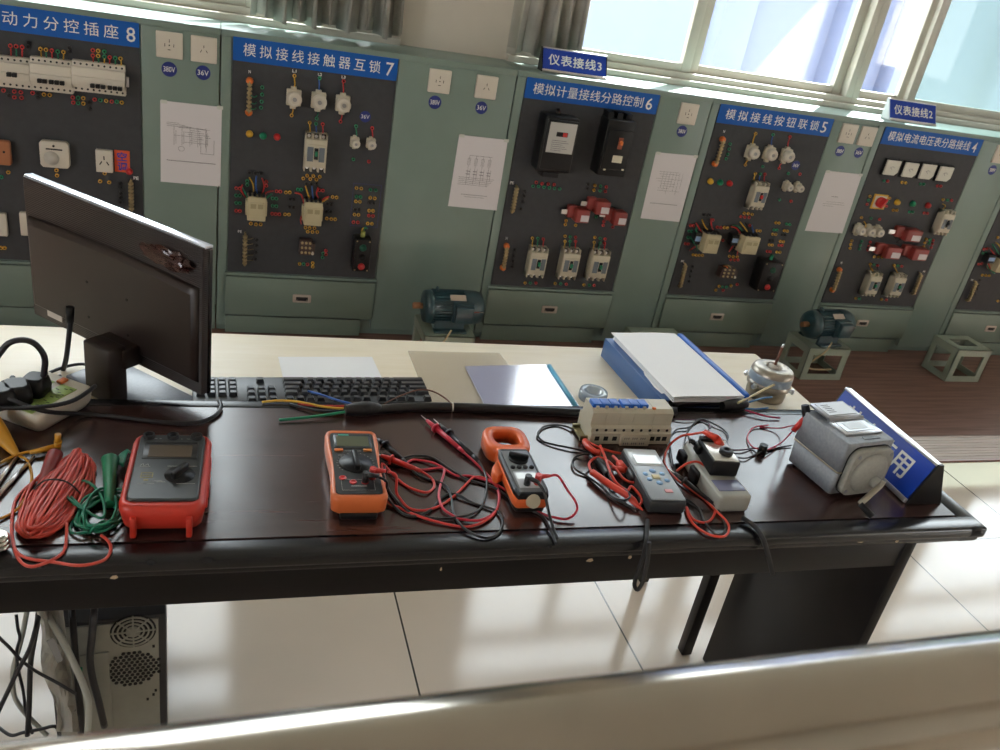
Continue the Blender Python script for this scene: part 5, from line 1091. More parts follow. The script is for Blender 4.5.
#@@BREAKERROW
# --- row of modular breakers
t = inst('breaker_row', 'row of cream modular breakers with blue toggles standing on the desk', 'breaker', .756, 1.247, -1.3)
def bprof(x0, x1, name, par, ymin=-.036):
    pr = [(-.034, .001), (-.034, .024), (-.030, .026), (-.030, .033), (-.022, .036), (-.022, .062), (-.014, .068), (.024, .068), (.026, .04), (.034, .036), (.034, .001)]
    b = MB(); b.prism(pr, x0, x1, M=Matrix(((0, 0, 1, 0), (1, 0, 0, 0), (0, 1, 0, 0), (0, 0, 0, 1)))); return b.build(name, cream, par, True)
xs_ = -.083; wds = [.0276*1]*3 + [.0276*2] + [.0276]
x = -.084; mods = []
for i, w_ in enumerate((.0285, .0285, .0285, .042, .0405)):
    mods.append(bprof(x+.0003, x+w_-.0003, 'breaker_module', t)); x0_ = x; x += w_
for i in range(6):
    xc = -.074+i*.0185 if i < 3 else -.070+i*.0185
    b = MB(); b.box(xc-.0085, xc+.0088, -.0125, .010, .067, .0755, bev=.001); b.build('toggle', mat('toggle_blue', (.02, .13, .55), .35), t, True)
    b = MB(); b.box(xc-.003, xc+.003, -.0165, -.011, .066, .0725, bev=.001); b.build('toggle_tip', cream, t, True)
b = MB(); b.box(.040, .047, -.016, -.011, .067, .071, bev=.001); b.build('test_button', copper, t, True)
b = MB()
for i in range(9): b.cyl((-.072+i*.0183, -.0305, .0295), (-.072+i*.0183, -.0298, .0295), .003, n=8)
for xx in (-.070, -.052, -.034, .045, .058, .071): b.box(xx-.0045, xx+.0045, -.0346, -.0335, .009, .018)
b.build('terminal_hole', holeb, t, True)
b = MB(); b.prism([(-.024, .002), (.036, .002), (.036, .022), (.030, .028), (-.018, .028), (-.024, .022)], -.0425, -.034, M=Matrix(((1, 0, 0, 0), (0, 0, 1, 0), (0, 1, 0, 0), (0, 0, 0, 1))), bev=.001); o = b.build('leakage_unit', mat('cream_tan', (.55, .49, .37), .45), t, True)
b = MB()
for r_ in (.008, .019):
    for i in range(12):
        if i % 4 != 3: b.box(-.018+i*.0042, -.0165+i*.0042, -.0431, -.0423, r_-.002, r_+.002)
b.build('vent_slot', prn, o, True)
b = MB(); b.box(-.099, -.084, -.022, .022, .004, .0065); b.box(-.099, -.084, -.024, -.020, .002, .012); b.box(-.099, -.084, .018, .022, .002, .012); b.build('din_rail', mat('din_brass', (.28, .24, .12), .4, .8), t, True)
# --- power strip
n0 = P(40, 437); f0 = P(96, 405); dv = (f0-n0); dv.z = 0; Ls = dv.length; an = math.atan2(dv.y, dv.x)
t = thing('power_strip', 'cream power strip with green sockets at the left end of the desk', 'power strip', M=Matrix.Translation(n0) @ Matrix.Rotation(an, 4, 'Z'))
wst = .105
b = MB(); b.rings([[Vector((x, y, z)) for x, y in rpoly(Ls-ins, wst-ins, .012, 4, Ls/2, wst/2)] for ins, z in ((.016, .001), (.004, .012), (.0, .028), (.002, .034), (.008, .036))]); b.build('case', mat('strip_cream', (.62, .58, .49), .4), t, True)
gs = mat('socket_green', (.36, .52, .14), .45)
for i in range(3):
    for j in range(2):
        cx, cy = Ls*(.16+.25*i), wst*(.28+.42*j); b = MB(); b.box(cx-.017, cx+.017, cy-.015, cy+.015, .0355, .037, bev=.0005); o = b.build('socket_outlet', gs, t, True)
        b = MB()
        for dx, dy in ((0, .008), (-.007, -.002), (.007, -.002), (-.010, -.010), (.010, -.010)): b.box(cx+dx-.0012, cx+dx+.0012, cy+dy-.003, cy+dy+.003, .0368, .0374)
        b.build('socket_slot', mat('slot_dark_green', (.08, .14, .03), .6), o, True)
b = MB(); b.box(Ls*.86-.008, Ls*.86+.008, wst*.42, wst*.42+.012, .0355, .0405, bev=.002); b.build('rocker_switch', copper, t, True)
def plug(label, px, py, rot, s_=1):
    p_ = P(px, py, ZD+.0375); t_ = thing('power_plug', label, 'plug', (p_.x, p_.y, ZD+.0375), rot)
    b = MB(); b.rings([[Vector((x*s_, y*s_, z)) for x, y in rpoly(w_, l_, .008, 4)] for w_, l_, z in ((.036, .040, 0), (.038, .042, .012), (.034, .036, .026), (.026, .028, .030))]); b.build('body', dark, t_, True)
    b = MB(); b.cyl((0, .018*s_, .016), (0, .034*s_, .018), .0065, .0045, n=10); b.build('strain_relief', dark, t_, True)
plug('black power plug nearest the red switch of the strip', 36, 392, -.3); plug('black power plug at the middle of the strip', 17, 399, .3, 1.15); plug('black power plug in the strip at the left edge of the photo', 0, 404, .5, 1.1)
#@@LEADS
# ================================================================ leads, cords, wires
q = Zm(370, 410, 6.25); r = Zm(400, 380, 4.167); cc = Zm(460, 410, 5.36); tt_ = Zm(560, 420, 6.25); u = Zm(660, 410, 5.36); e = Zm(0, 390, 3.75); mm = Zm(540, 380, 3.41); g3 = Zm(760, 370, 3.95)
blk = mat('black_lead', (.012, .012, .014), .35)
def deskpts(lst, z0=.0022, bump=None):
    """list of (mapper, x, y[, dz])"""
    out = []
    for i, it in enumerate(lst):
        z = ZD + z0 + (it[3] if len(it) > 3 else .0012*(1+math.sin(i*2.1)))
        out.append(P(*it[0](it[1], it[2]), z))
    return out
def probe(par, a, b_, m, tipm=steel, rr=.0052):
    """test probe from tail a to metal tip b_"""
    d = (b_-a); L = d.length; d.normalize(); bb = MB(); bb.cyl(a, a+d*L*.12, rr*.55, rr*.8, n=12); bb.cyl(a+d*L*.12, a+d*L*.62, rr*.8, rr, n=12); bb.cyl(a+d*L*.62, a+d*L*.66, rr*1.7, n=12); bb.cyl(a+d*L*.66, a+d*L*.86, rr, rr*.55, n=12)
    bb.build('probe_handle', m, par); bb = MB(); bb.cyl(a+d*L*.86, b_, .0013, .0004, n=8); bb.build('probe_tip', tipm, par)
def plugl(par, base, dirv, m, up=.018, ln=.02, rr=.0055):
    bb = MB(); bb.cyl(base, base+Vector((0, 0, up)), rr, n=12); bb.cyl(base+Vector((0, 0, up*.75)), base+Vector((0, 0, up*.75))+dirv*ln, rr*.9, rr*.5, n=12); bb.build('banana_plug', m, par)
    return base+Vector((0, 0, up*.75))+dirv*ln
def lead(label, m, path, r_=.0021, **k):
    t_ = thing('test_lead', label, 'test lead', path[len(path)//2]); b = MB(); b.tube(path, r_, 8, 6); b.build('cord', m, t_); return t_
# multimeter red
jr = MMT @ Vector((.022, -.044, .041)); jb = MMT @ Vector((.010, -.055, .041))
dz = .003
path = [jr+Vector((.022, -.002, .012)), jr+Vector((.036, -.004, .006))] + deskpts([(q, 165, 510, .02), (q, 185, 550, .008), (q, 235, 607), (q, 300, 628), (q, 380, 620), (q, 460, 585), (q, 540, 525), (q, 600, 465), (r, 310, 405), (r, 360, 412), (r, 398, 440), (r, 413, 490), (r, 400, 548), (r, 350, 590), (r, 270, 612), (r, 150, 590), (r, 60, 560), (q, 187, 612), (q, 125, 585), (q, 100, 540), (q, 95, 440), (q, 75, 335), (q, 150, 410), (q, 210, 462), (q, 270, 495), (q, 350, 515), (q, 395, 490), (q, 400, 450), (q, 370, 415), (q, 318, 382, .004)])
t = lead('red test lead of the orange multimeter, looping over the desk', redb, path); probe(t, path[-1], P(*q(30, 268), ZD+.012), redb); plugl(t, jr, Vector((1, -.1, 0)).normalized(), redb)
path = [jb+Vector((.020, -.004, .011)), jb+Vector((.032, -.008, .004))] + deskpts([(q, 100, 530, .012), (q, 160, 610), (q, 220, 655), (q, 290, 662), (q, 370, 630), (q, 440, 560), (q, 500, 522), (q, 560, 535), (q, 640, 580), (r, 400, 545), (r, 428, 590), (r, 410, 640), (r, 350, 657), (r, 270, 620), (r, 225, 560), (r, 213, 490), (r, 190, 440), (r, 140, 418), (q, 350, 430), (q, 290, 400), (q, 225, 330, .004)])
t = lead('black test lead of the orange multimeter, its probe against the holster', blk, path); probe(t, path[-1], P(*q(20, 160), ZD+.018), blk, rr=.0058); plugl(t, jb, Vector((1, -.25, 0)).normalized(), blk)
b = MB()
# clamp leads
cr_ = MCL @ Vector((.012, -.040, .041)); cb_ = MCL @ Vector((-.006, -.042, .041))
path = [cr_+Vector((.020, .002, .013)), cr_+Vector((.034, .0, .014))] + deskpts([(r, 700, 462, .03), (r, 733, 510, .02), (r, 735, 548, .01), (r, 700, 578, .003), (r, 650, 574), (r, 600, 560), (r, 520, 520), (r, 410, 440), (r, 300, 402), (r, 230, 397), (r, 150, 350), (r, 70, 333), (q, 250, 318), (q, 225, 345), (q, 320, 375), (q, 430, 362), (q, 465, 378), (q, 440, 470), (q, 430, 540), (q, 460, 620), (q, 540, 672), (r, 240, 578), (r, 330, 585), (r, 395, 550), (r, 414, 490), (r, 400, 440), (r, 350, 380), (r, 268, 303, .004)])
t = lead('red test lead of the clamp meter, its probe laid behind the loops', mat('crimson_lead', (.55, .02, .05), .35), path); probe(t, path[-1], P(*r(88, 147), ZD+.008), mat('crimson_lead', (.55, .02, .05), .35)); plugl(t, cr_, Vector((1, .1, 0)).normalized(), redb)
path = [cb_+Vector((.012, -.012, .013)), MCL @ Vector((.016, -.066, .043))] + deskpts([(r, 622, 560, .014), (r, 640, 620, .006), (r, 657, 660, .003)])
t = lead('short black cord from the clamp meter plug to the desk edge', blk, path, .0024); plugl(t, cb_, Vector((.6, -.6, 0)).normalized(), blk)
path = deskpts([(r, 650, 682), (r, 625, 620), (r, 590, 565), (r, 500, 520), (r, 400, 452), (r, 340, 432), (q, 600, 430), (q, 500, 370), (q, 400, 302), (q, 300, 285), (q, 215, 300), (q, 180, 345), (q, 110, 335), (q, 85, 400), (q, 110, 480), (q, 150, 545), (r, 30, 545), (r, 100, 570), (r, 200, 577), (r, 300, 558), (r, 345, 520), (r, 362, 450), (r, 355, 390), (r, 328, 338, .004)])
t = lead('black test lead of the clamp meter, its probe beside the crimson one', blk, path); probe(t, path[-1], P(*r(140, 162), ZD+.008), blk)
# grey meter leads
path = deskpts([(tt_, 160, 125), (tt_, 230, 165, .008), (tt_, 330, 200, .01), (tt_, 430, 220, .008), (tt_, 500, 258, .006), (tt_, 523, 320, .005), (tt_, 500, 375, .005), (tt_, 450, 390, .008), (tt_, 395, 365, .01), (tt_, 345, 300, .012), (tt_, 290, 250, .012), (tt_, 230, 235, .012), (tt_, 185, 265, .01), (tt_, 188, 305, .01), (tt_, 215, 340, .01)])
t = lead('red test lead heaped left of the dark grey meter', mat('vermilion', (.66, .05, .025), .35), path, .0024)
bb = MB(); bb.tube(deskpts([(tt_, 200, 325, .01), (tt_, 300, 395, .012), (tt_, 430, 480, .01), (tt_, 480, 530, .006), (tt_, 517, 565, .003)]), .0062, 10, 4, taper=lambda x: 1 if x < .6 else 1-(x-.6)*2.1); bb.build('probe_handle', MATS['vermilion'], t)
bb = MB(); bb.tube(deskpts([(tt_, 155, 130, .004), (tt_, 175, 165, .006), (tt_, 215, 195, .008), (tt_, 255, 205, .01)]), .006, 8, 3); bb.tube(deskpts([(tt_, 252, 160, .012), (tt_, 285, 240, .02), (tt_, 320, 340, .018), (tt_, 360, 400, .014), (tt_, 418, 440, .010), (tt_, 446, 415, .01), (tt_, 490, 460, .008), (tt_, 512, 505, .004), (tt_, 490, 540, .003)]), .0024, 8, 5); bb.tube(deskpts([(tt_, 330, 225, .012), (tt_, 355, 250, .014), (tt_, 380, 290, .014)]), .0028, 8, 4); bb.build('cord_loop', MATS['vermilion'], t)
bb = MB(); pa = P(*tt_(322, 298), ZD+.012); pb = P(*tt_(405, 315), ZD+.014); bb.cyl(pa, pb, .0045, .0065, n=10); bb.cyl(pb, pb+Vector((-.002, .022, .002)), .007, n=10); bb.build('banana_plug', MATS['vermilion'], t)
path = deskpts([(tt_, 160, 122), (cc, 600, 100), (cc, 520, 80), (cc, 450, 90), (cc, 417, 128), (cc, 440, 165), (cc, 500, 185), (cc, 600, 205), (cc, 690, 228), (tt_, 190, 215), (tt_, 160, 212, .006), (tt_, 100, 230), (tt_, 78, 270), (tt_, 100, 310), (tt_, 170, 352), (tt_, 250, 410), (tt_, 330, 480), (tt_, 420, 530), (tt_, 480, 555), (tt_, 505, 520), (tt_, 490, 480), (tt_, 430, 445), (tt_, 350, 400, .006), (tt_, 310, 420, .006), (tt_, 325, 475, .006), (tt_, 400, 500, .018), (tt_, 438, 475, .018), (tt_, 400, 430, .01), (tt_, 330, 380, .008), (tt_, 300, 330, .01)])
t = lead('black test lead looping left of the dark grey meter', blk, path, .002)
bb = MB(); bb.tube(deskpts([(tt_, 235, 255, .006), (tt_, 280, 300, .006), (tt_, 310, 345, .006)]), .0085, 8, 3); bb.tube(deskpts([(tt_, 190, 225, .004), (tt_, 215, 250, .006), (tt_, 240, 275, .006)]), .004, 8, 3); bb.build('probe_handle', blk, t)
# clamp recorder leads
path = [P(*u(245, 118), ZD+.075), P(*u(180, 128), ZD+.06), P(*u(110, 142), ZD+.035)] + deskpts([(u, 55, 185, .008), (u, 28, 240), (u, 30, 300), (u, 90, 372), (u, 170, 430), (u, 230, 472), (u, 300, 540), (u, 352, 592), (u, 370, 635), (u, 345, 677), (u, 270, 670), (u, 200, 630), (u, 155, 575), (u, 142, 520), (u, 165, 570), (u, 200, 597), (u, 255, 600), (u, 290, 562), (u, 297, 500)]) + [P(*u(278, 420), ZD+.012), P(*u(262, 350), ZD+.025), P(*u(215, 282), ZD+.036), P(*u(150, 285), ZD+.036), P(*u(88, 328), ZD+.02)]
t = lead('red test lead from the black clamp box looping to the desk edge', MATS['vermilion'], path, .0022)
bb = MB(); bb.cyl(P(*u(235, 115), ZD+.076), P(*u(305, 155), ZD+.074), .0048, .0075, n=10); bb.cyl(P(*u(305, 155), ZD+.074), P(*u(325, 190), ZD+.062), .0075, n=10); bb.build('banana_plug', MATS['vermilion'], t)
path = deskpts([(u, 282, 500, .006), (u, 330, 560), (u, 350, 640), (u, 300, 668), (u, 240, 600), (u, 210, 530), (u, 150, 482), (u, 120, 470)]); t = lead('black test lead lying over the red loop beside the light grey meter', blk, path, .0016); probe(t, P(*u(285, 500), ZD+.010), P(*u(45, 312), ZD+.034), blk, rr=.0045)
path = deskpts([(u, 72, 300), (u, 58, 220), (u, 55, 150), (u, 90, 105), (u, 150, 95), (u, 180, 75), (u, 215, 48), (u, 290, 75), (u, 345, 110), (u, 366, 145), (u, 350, 185)]); wcurve('thin_wire', 'thin black wire curling behind the black clamp box', 'wire', path, .0015, cab)
path = deskpts([(u, 70, 48), (u, 140, 52), (u, 215, 55), (u, 262, 72), (u, 268, 100)]); wcurve('thin_wire', 'thin purple-black wire right of the breaker row', 'wire', path, .0013, mat('purple_wire', (.09, .02, .06), .4))
path = deskpts([(u, 160, 175, .04), (u, 148, 120, .01), (u, 160, 95), (u, 200, 60), (u, 225, 50)]); wcurve('thin_wire', 'short black wire rising at the clamp box hook', 'wire', path, .0016, cab)
path = deskpts([(u, 385, 215), (u, 440, 214), (u, 500, 206), (u, 540, 203, .008)]); wcurve('twin_wire', 'upper purple-black wire right of the clamp box', 'wire', path, .0016, MATS['purple_wire'])
path = deskpts([(u, 418, 255), (u, 460, 258), (u, 510, 240), (u, 548, 222, .008)]); wcurve('twin_wire', 'lower dark wire right of the clamp box', 'wire', path, .0016, cab)
bb = MB(); pc = P(*u(552, 205), ZD+.012); bb.cyl(pc+Vector((0, 0, -.0115)), pc+Vector((0, 0, .008)), .009, .008, n=14); o = bb.build('wire_clip', dark); reorigin(o); tag(o, 'small black clip joining wires left of the hand-crank tester', 'clip')
gp = MG @ Vector((-.052, .058, .100))
path = deskpts([(u, 555, 210, .010), (u, 500, 200, .004), (u, 468, 150), (u, 500, 95), (u, 580, 82), (g3, 0, 225), (g3, 75, 230, .006), (g3, 118, 222, .03)]) + [gp+Vector((-.008, .004, -.018))]
t = lead('upper red wire looping from the clip to the hand-crank tester', mat('crimson_lead2', (.5, .02, .06), .35), path, .0015)
bb = MB(); bb.cyl(gp+Vector((-.014, .002, -.030)), gp, .0055, n=10); bb.build('banana_plug', redb, t)
path = deskpts([(u, 575, 215, .008), (u, 620, 200), (g3, 30, 315), (g3, 80, 290, .004), (g3, 125, 245, .02)]) + [gp+Vector((-.01, .01, -.03))]; lead('lower red wire from the clip up to the hand-crank tester', MATS['crimson_lead2'], path, .0015)
path = deskpts([(u, 560, 225, .004), (g3, 30, 317), (g3, 80, 305), (g3, 124, 298)]); wcurve('twin_wire', 'dark wire from the clip under the hand-crank tester', 'wire', path, .0015, cab)
# --- heavy taped cable along the back edge with bare wires
sl_ = mat('black_sleeve', (.014, .014, .016), .28, noise=.2, nscale=80, bump=.4)
t = thing('heavy_cable', 'thick black sleeved cable with taped ends lying along the back edge', 'cable', P(560, 408))
pth = [P(368, 411, ZD+.009), P(400, 408, ZD+.009), P(440, 407, ZD+.009), P(500, 409, ZD+.009), P(560, 412, ZD+.009), P(582, 413, ZD+.009)]
pth2 = [P(x_, y_, ZD+.012) for x_, y_ in ((582, 413), (620, 413), (665, 412), (700, 411), (732, 409))]
bb = MB(); bb.tube([Vector((p_.x, p_.y-.0, ZD+.0095)) for p_ in pth+[]], .0088, 12, 4); bb.build('sleeve', sl_, t)
bb = MB(); bb.tube([Vector((p_.x, p_.y+.01, ZD+.0095)) for p_ in [P(672, 410), P(700, 408), P(728, 407)]], .0088, 12, 4); bb.tube([Vector((P(x_, 412).x, 1.322, ZD+.0095)) for x_ in (582, 620, 672)], .0088, 12, 3); lbl(bb.build('sleeve', sl_, t), 'right half of the black sleeve')
for c0, c1 in (((345, 410), (382, 408)), ((722, 406), (748, 404))):
    a_, b_ = P(*c0, ZD+.012), P(*c1, ZD+.012); bb = MB(); d = (b_-a_); bb.tube([a_+d*k for k in (0, .15, .4, .6, .8, 1)], .0125, 14, 3, taper=lambda x: .35+.75*math.sin(PI*min(1, max(.12, x)))**.6); bb.build('tape_lump', mat('black_tape', (.012, .012, .014), .45, noise=.2, nscale=90, bump=.6), t)
bb = MB(); p_ = P(452, 407, ZD+.0095); bb.lathe([(.0092, -.0015), (.0098, -.0015), (.0098, .0015), (.0092, .0015)], p_, (1, -.02, 0), 16); bb.build('cable_tie', white, t)
def strand(lab, m_, pts, r_=.0022, z=.004):
    pp_ = [P(x_, y_, ZD+z+(k/len(pts))*.006) for k, (x_, y_) in enumerate(pts)]; bb = MB(); bb.tube(pp_, r_, 7, 5); lbl(bb.build('wire_end', m_, t), lab)
strand('yellow wire end at left', yel, [(262, 402), (280, 400.5), (300, 402), (325, 407), (350, 409)]); strand('red wire end at left', red, [(298, 404), (320, 406), (350, 406)]); strand('blue wire end at left', blu, [(308, 391), (322, 395), (337, 400), (352, 404)], .0022, .012)
strand('green wire end at left', grn, [(279, 420), (300, 418), (325, 415), (350, 411)], .0026); strand('black wire end at left', cab, [(290, 404), (315, 410), (335, 411), (350, 409)]); strand('brown wire end', mat('brown_wire', (.13, .05, .03), .4), [(384, 404), (400, 396), (418, 390), (432, 391), (445, 398), (452, 405)], .0016, .012)
strand('pale yellow wire end at right', mat('pale_wire', (.7, .6, .36), .5), [(776, 384), (765, 389), (752, 396), (738, 403)], .0026, .02); strand('upper blue wire end at right', mat('sky_wire', (.08, .25, .55), .4), [(772, 397), (760, 399), (740, 405)], .0024, .012); strand('lower blue wire end at right', MATS['sky_wire'], [(768, 408), (755, 409), (740, 408)], .0018); strand('crimson wire end at right', mat('magenta_wire', (.38, .02, .08), .4), [(780, 418), (765, 416), (745, 410)], .002)
# --- red coil with its clip
rc = mat('coral_red_lead', (.62, .07, .045), .4)
t = thing('coiled_lead', 'long red lead wound into a thick bundle left of the red tester', 'test lead', P(*e(215, 430)))
A0, A1 = P(*e(120, 560), ZD), P(*e(300, 270), ZD); ax = (A1-A0); ax.z = 0; Lc = ax.length; ax.normalize(); sd = Vector((-ax.y, ax.x, 0)); ctr = (A0+A1)/2
rnd = random.Random(11)
N_ = 26
for k in range(N_):
    f = (k/(N_-1)); wv_ = .006+.030*abs(f-.5)*2*(.8+.4*rnd.random()); ln = Lc*.5*(1.03-.18*rnd.random()); sh = Vector((rnd.uniform(-.006, .006), rnd.uniform(-.006, .006), 0)); lev = .004+.020*(1-f)*(.4+.6*rnd.random())
    pts = []
    for i in range(17):
        a = 2*PI*i/16 + .2; x_ = math.cos(a); y_ = math.sin(a)
        pts.append(ctr+sh+ax*x_*ln + sd*(math.copysign(abs(y_)**.7, y_)*(.004+.033*f)*(1+.16*math.sin(3*a+k*1.7))) + Vector((0, 0, ZD-ZD + lev + .003*math.sin(3*a+k))))
    bb = MB(); bb.tube(pts, .0021, 7, 3); bb.build('coil_turn', rc, t)
bb = MB(); bb.tube(deskpts([(e, 250, 500, .01), (e, 248, 570), (e, 235, 610), (e, 190, 640), (e, 120, 662), (e, 75, 640), (e, 48, 570), (e, 45, 480), (e, 60, 410), (e, 100, 365), (e, 140, 335, .006)]), .0021, 8, 5); bb.tube(deskpts([(e, 380, 545), (e, 408, 570), (e, 414, 605), (e, 385, 640), (e, 300, 658), (e, 200, 645), (e, 100, 630), (e, 58, 600), (e, 48, 560)]), .0021, 8, 5); bb.build('loose_end', rc, t)
bb = MB(); a_, b_ = P(*e(208, 240), ZD+.012), P(*e(140, 392), ZD+.006); bb.tube([a_, a_*.8+b_*.2, a_*.45+b_*.55, a_*.15+b_*.85, b_], .0115, 12, 3, taper=lambda x: .95 if x < .15 else 1.0-.72*max(0, x-.2)/.8); bb.build('clip_sleeve', mat('dark_red_rubber', (.23, .022, .02), .45), t)
bb = MB(); bb.tube([ctr+sd*.036+Vector((0, 0, .004-ZD+ZD)), ctr+sd*.015+Vector((0, 0, .029)), ctr-sd*.015+Vector((0, 0, .029)), ctr-sd*.036+Vector((0, 0, .004))], .0012, 6, 5); bb.build('twist_tie', dark, t)
# --- green coil
gc = mat('emerald_lead', (.008, .20, .11), .4)
t = thing('coiled_lead', 'green lead tangled between the red coil and the red tester', 'test lead', P(*e(380, 470)))
gctr = P(*e(385, 470), ZD)
for k in range(9):
    ln = .034+.014*rnd.random(); wv_ = .018+.012*rnd.random(); sh = Vector((rnd.uniform(-.006, .006), rnd.uniform(-.008, .008), 0)); rot_ = rnd.uniform(.3, 1.2); pts = []
    for i in range(15):
        a = 2*PI*i/14; v_ = Matrix.Rotation(rot_+.6, 3, 'Z') @ Vector((math.cos(a)*ln, math.sin(a)*wv_, 0)); pts.append(gctr+sh+v_+Vector((0, 0, .003+.002*k*rnd.random()+.002*math.sin(2*a))))
    bb = MB(); bb.tube(pts, .0020, 7, 3); bb.build('coil_turn', gc, t)
bb = MB(); bb.tube(deskpts([(e, 350, 470, .006), (e, 285, 430, .012), (e, 250, 395, .012), (e, 262, 355, .012), (e, 320, 342, .012), (e, 370, 380, .012), (e, 392, 440, .010), (e, 380, 480, .01), (e, 320, 450, .01), (e, 265, 400, .01)]), .0021, 8, 5); bb.build('loose_loop', gc, t)
for k in range(6): bb = MB(); bb.tube(deskpts([(e, 440+4*k, 270+3*k, .006+.002*k), (e, 450+5*k, 245-2*k, .012), (e, 478+2*k, 225+2*k, .008)]), .002, 7, 4); bb.build('wire_bunch', gc, t)
bb = MB(); a_, b_ = P(*e(413, 262), ZD+.018), P(*e(410, 430), ZD+.010); bb.tube([a_, a_*.85+b_*.15, a_*.5+b_*.5, b_], .0125, 14, 4, taper=lambda x: 1.05-.5*x); bb.build('clip_sleeve', mat('green_rubber', (.01, .19, .09), .4), t)
# --- yellow clip and lead
t = thing('yellow_lead', 'yellow lead with a fat clip sleeve at the left edge of the desk', 'test lead', P(*e(60, 300)))
bb = MB(); a_, b_ = P(*e(-60, 95), ZD+.03), P(*e(66, 246), ZD+.006); bb.tube([a_, a_*.6+b_*.4, a_*.3+b_*.7, b_], .017, 14, 5, taper=lambda x: 1.0-.78*x**1.4); bb.build('clip_sleeve', mat('amber_rubber', (.62, .30, .02), .4), t)
bb = MB(); bb.tube(deskpts([(e, 66, 246), (e, 100, 262), (e, 118, 310), (e, 112, 370), (e, 80, 430), (e, 40, 465), (e, -20, 490)]), .002, 8, 5); bb.tube(deskpts([(e, -20, 288), (e, 30, 258), (e, 70, 240, .006), (e, 118, 230, .006)]), .002, 8, 5); bb.build('cord', MATS['amber_rubber'], t)
bb = MB(); bb.cyl(P(*e(112, 234), ZD+.008), P(*e(205, 214), ZD+.009), .0032, .0052, n=10); bb.cyl(P(*e(215, 218), ZD+.004), P(*e(217, 192), ZD+.022), .0056, n=12); bb.cyl(P(*e(217, 192), ZD+.022), P(*e(217, 165), ZD+.034), .0045, n=12); bb.build('banana_plug', MATS['amber_rubber'], t)
for lab, a, c in (('long steel probe needle nearest the red coil', (-20, 408), (128, 250)), ('shorter steel probe needle at the left edge', (-20, 362), (70, 243))):
    bb = MB(); bb.cyl(P(*e(*a), ZD+.005), P(*e(*c), ZD+.003), .0035, .0022, n=10); o = bb.build('steel_needle', steel); reorigin(o); tag(o, lab, 'needle')
bb = MB(); pc = P(*e(0, 598), ZD+.001)
for k in range(3): 
    bb.lathe([(.010, 0), (.013, .004), (.010, .008)], pc+Vector((0, 0, .002+.007*k)), (0, 0, 1), 20)
bb.cyl(pc, pc+Vector((0, 0, .026)), .008, n=16); o = bb.build('chrome_fitting', mat('dull_chrome', (.62, .62, .55), .25, 1)); reorigin(o); tag(o, 'dull chrome stacked rings at the left front of the desk', 'metal knob')
# --- straps over the edge
YF = FY-.0205*.75-.006
wcurve('wrist_strap', 'black nylon strap hanging over the desk front below the grey meter', 'strap', [P(*mm(367, 478), ZD+.004), P(*mm(366, 500), ZD+.004), P(*mm(364, 530), ZD+.004), W(*mm(362, 552), YF), W(*mm(352, 600), YF-.002), W(*mm(335, 650), YF-.003), W(*mm(322, 695), YF-.004), W(*mm(332, 715), YF-.008), W(*mm(350, 690), YF-.012), W(*mm(362, 640), YF-.012), W(*mm(370, 590), YF-.012), W(*mm(372, 552), YF-.008)], .0034, mat('black_nylon', (.02, .02, .022), .7), 5, n=8)
YF2 = FY-.0205*.95-.007
wcurve('wrist_strap', 'black strap hanging over the desk front below the light grey meter', 'strap', [P(*mm(690, 470), ZD+.006), P(*mm(712, 484), ZD+.006), P(*mm(735, 502), ZD+.006), P(*mm(752, 525), ZD+.005), W(*mm(765, 552), YF2), W(*mm(776, 590), YF2-.003), W(*mm(786, 630), YF2-.003), W(*mm(793, 662), YF2-.003)], .0042, MATS['black_nylon'], 5)
#@@UNDER
# ================================================================ computer tower and cables under the desk
xr = P(170, 716, .10).x
t = thing('computer_tower', 'grey steel computer tower under the desk with its back to the camera', 'computer', M=Matrix.Translation((-.162, 1.185, .0)) @ Matrix.Rotation(math.radians(3), 4, 'Z'))
tin = mat('tower_tin', (.30, .30, .26), .45, .5, noise=.06, nscale=30)
tw, tdp, thh = .185, .38, .43
b = MB(); b.box(-tw/2, tw/2, 0, tdp, .005, thh, bev=.002); b.build('case', mat('tower_black', (.02, .02, .022), .4), t, True)
b = MB(); b.box(-tw/2+.008, tw/2-.012, -.004, .002, .012, thh-.008, bev=.001); b.box(-tw/2+.012, .0, -.007, -.003, .15, .36, bev=.001); b.build('back_plate', tin, t, True)
b = MB(); cx, cz = .040, thh-.029
b.lathe([(.037, 0), (.037, .0015), (.0001, .0015)], (cx, -.0035, cz), (0, -1, 0), 32); b.build('fan_opening', holeb, t, True)
b = MB()
for rr in (.034, .0265, .019): b.lathe([(rr, 0), (rr, .003), (rr-.0028, .003), (rr-.0028, 0)], (cx, -.004, cz), (0, -1, 0), 32)
for a in range(4): M_ = Matrix.Translation((cx, 0, cz)) @ Matrix.Rotation(a*PI/4, 4, 'Y'); b.box(-.036, .036, -.0072, -.0045, -.0012, .0012, M=M_)
b.lathe([(.012, 0), (.012, .003), (.0001, .003)], (cx, -.004, cz), (0, -1, 0), 20); b.build('fan_grille', tin, t, True)
b = MB()
for i in range(-5, 6):
    for j in range(-5, 6):
        x = i*.0088 + (.0044 if j % 2 else 0); z = j*.0076
        if (x/.048)**2+(z/.040)**2 < 1: b.cyl((.036+x, -.0055, .312+z), (.036+x, -.0040, .312+z), .0033, n=6, smooth=False)
b.build('vent_hole', holeb, t, True)
for x, z, w_, h_, m_, nm in ((-.048, .330, .012, .008, grn, 'audio_port'), (-.044, .292, .010, .034, mat('vga_pink', (.30, .08, .09), .5), 'parallel_port'), (-.068, .305, .012, .04, mat('vga_violet', (.10, .09, .20), .5), 'video_port')):
    b = MB(); b.box(x-w_/2, x+w_/2, -.0105, -.006, z-h_/2, z+h_/2, bev=.0015); b.build(nm, m_, t, True)
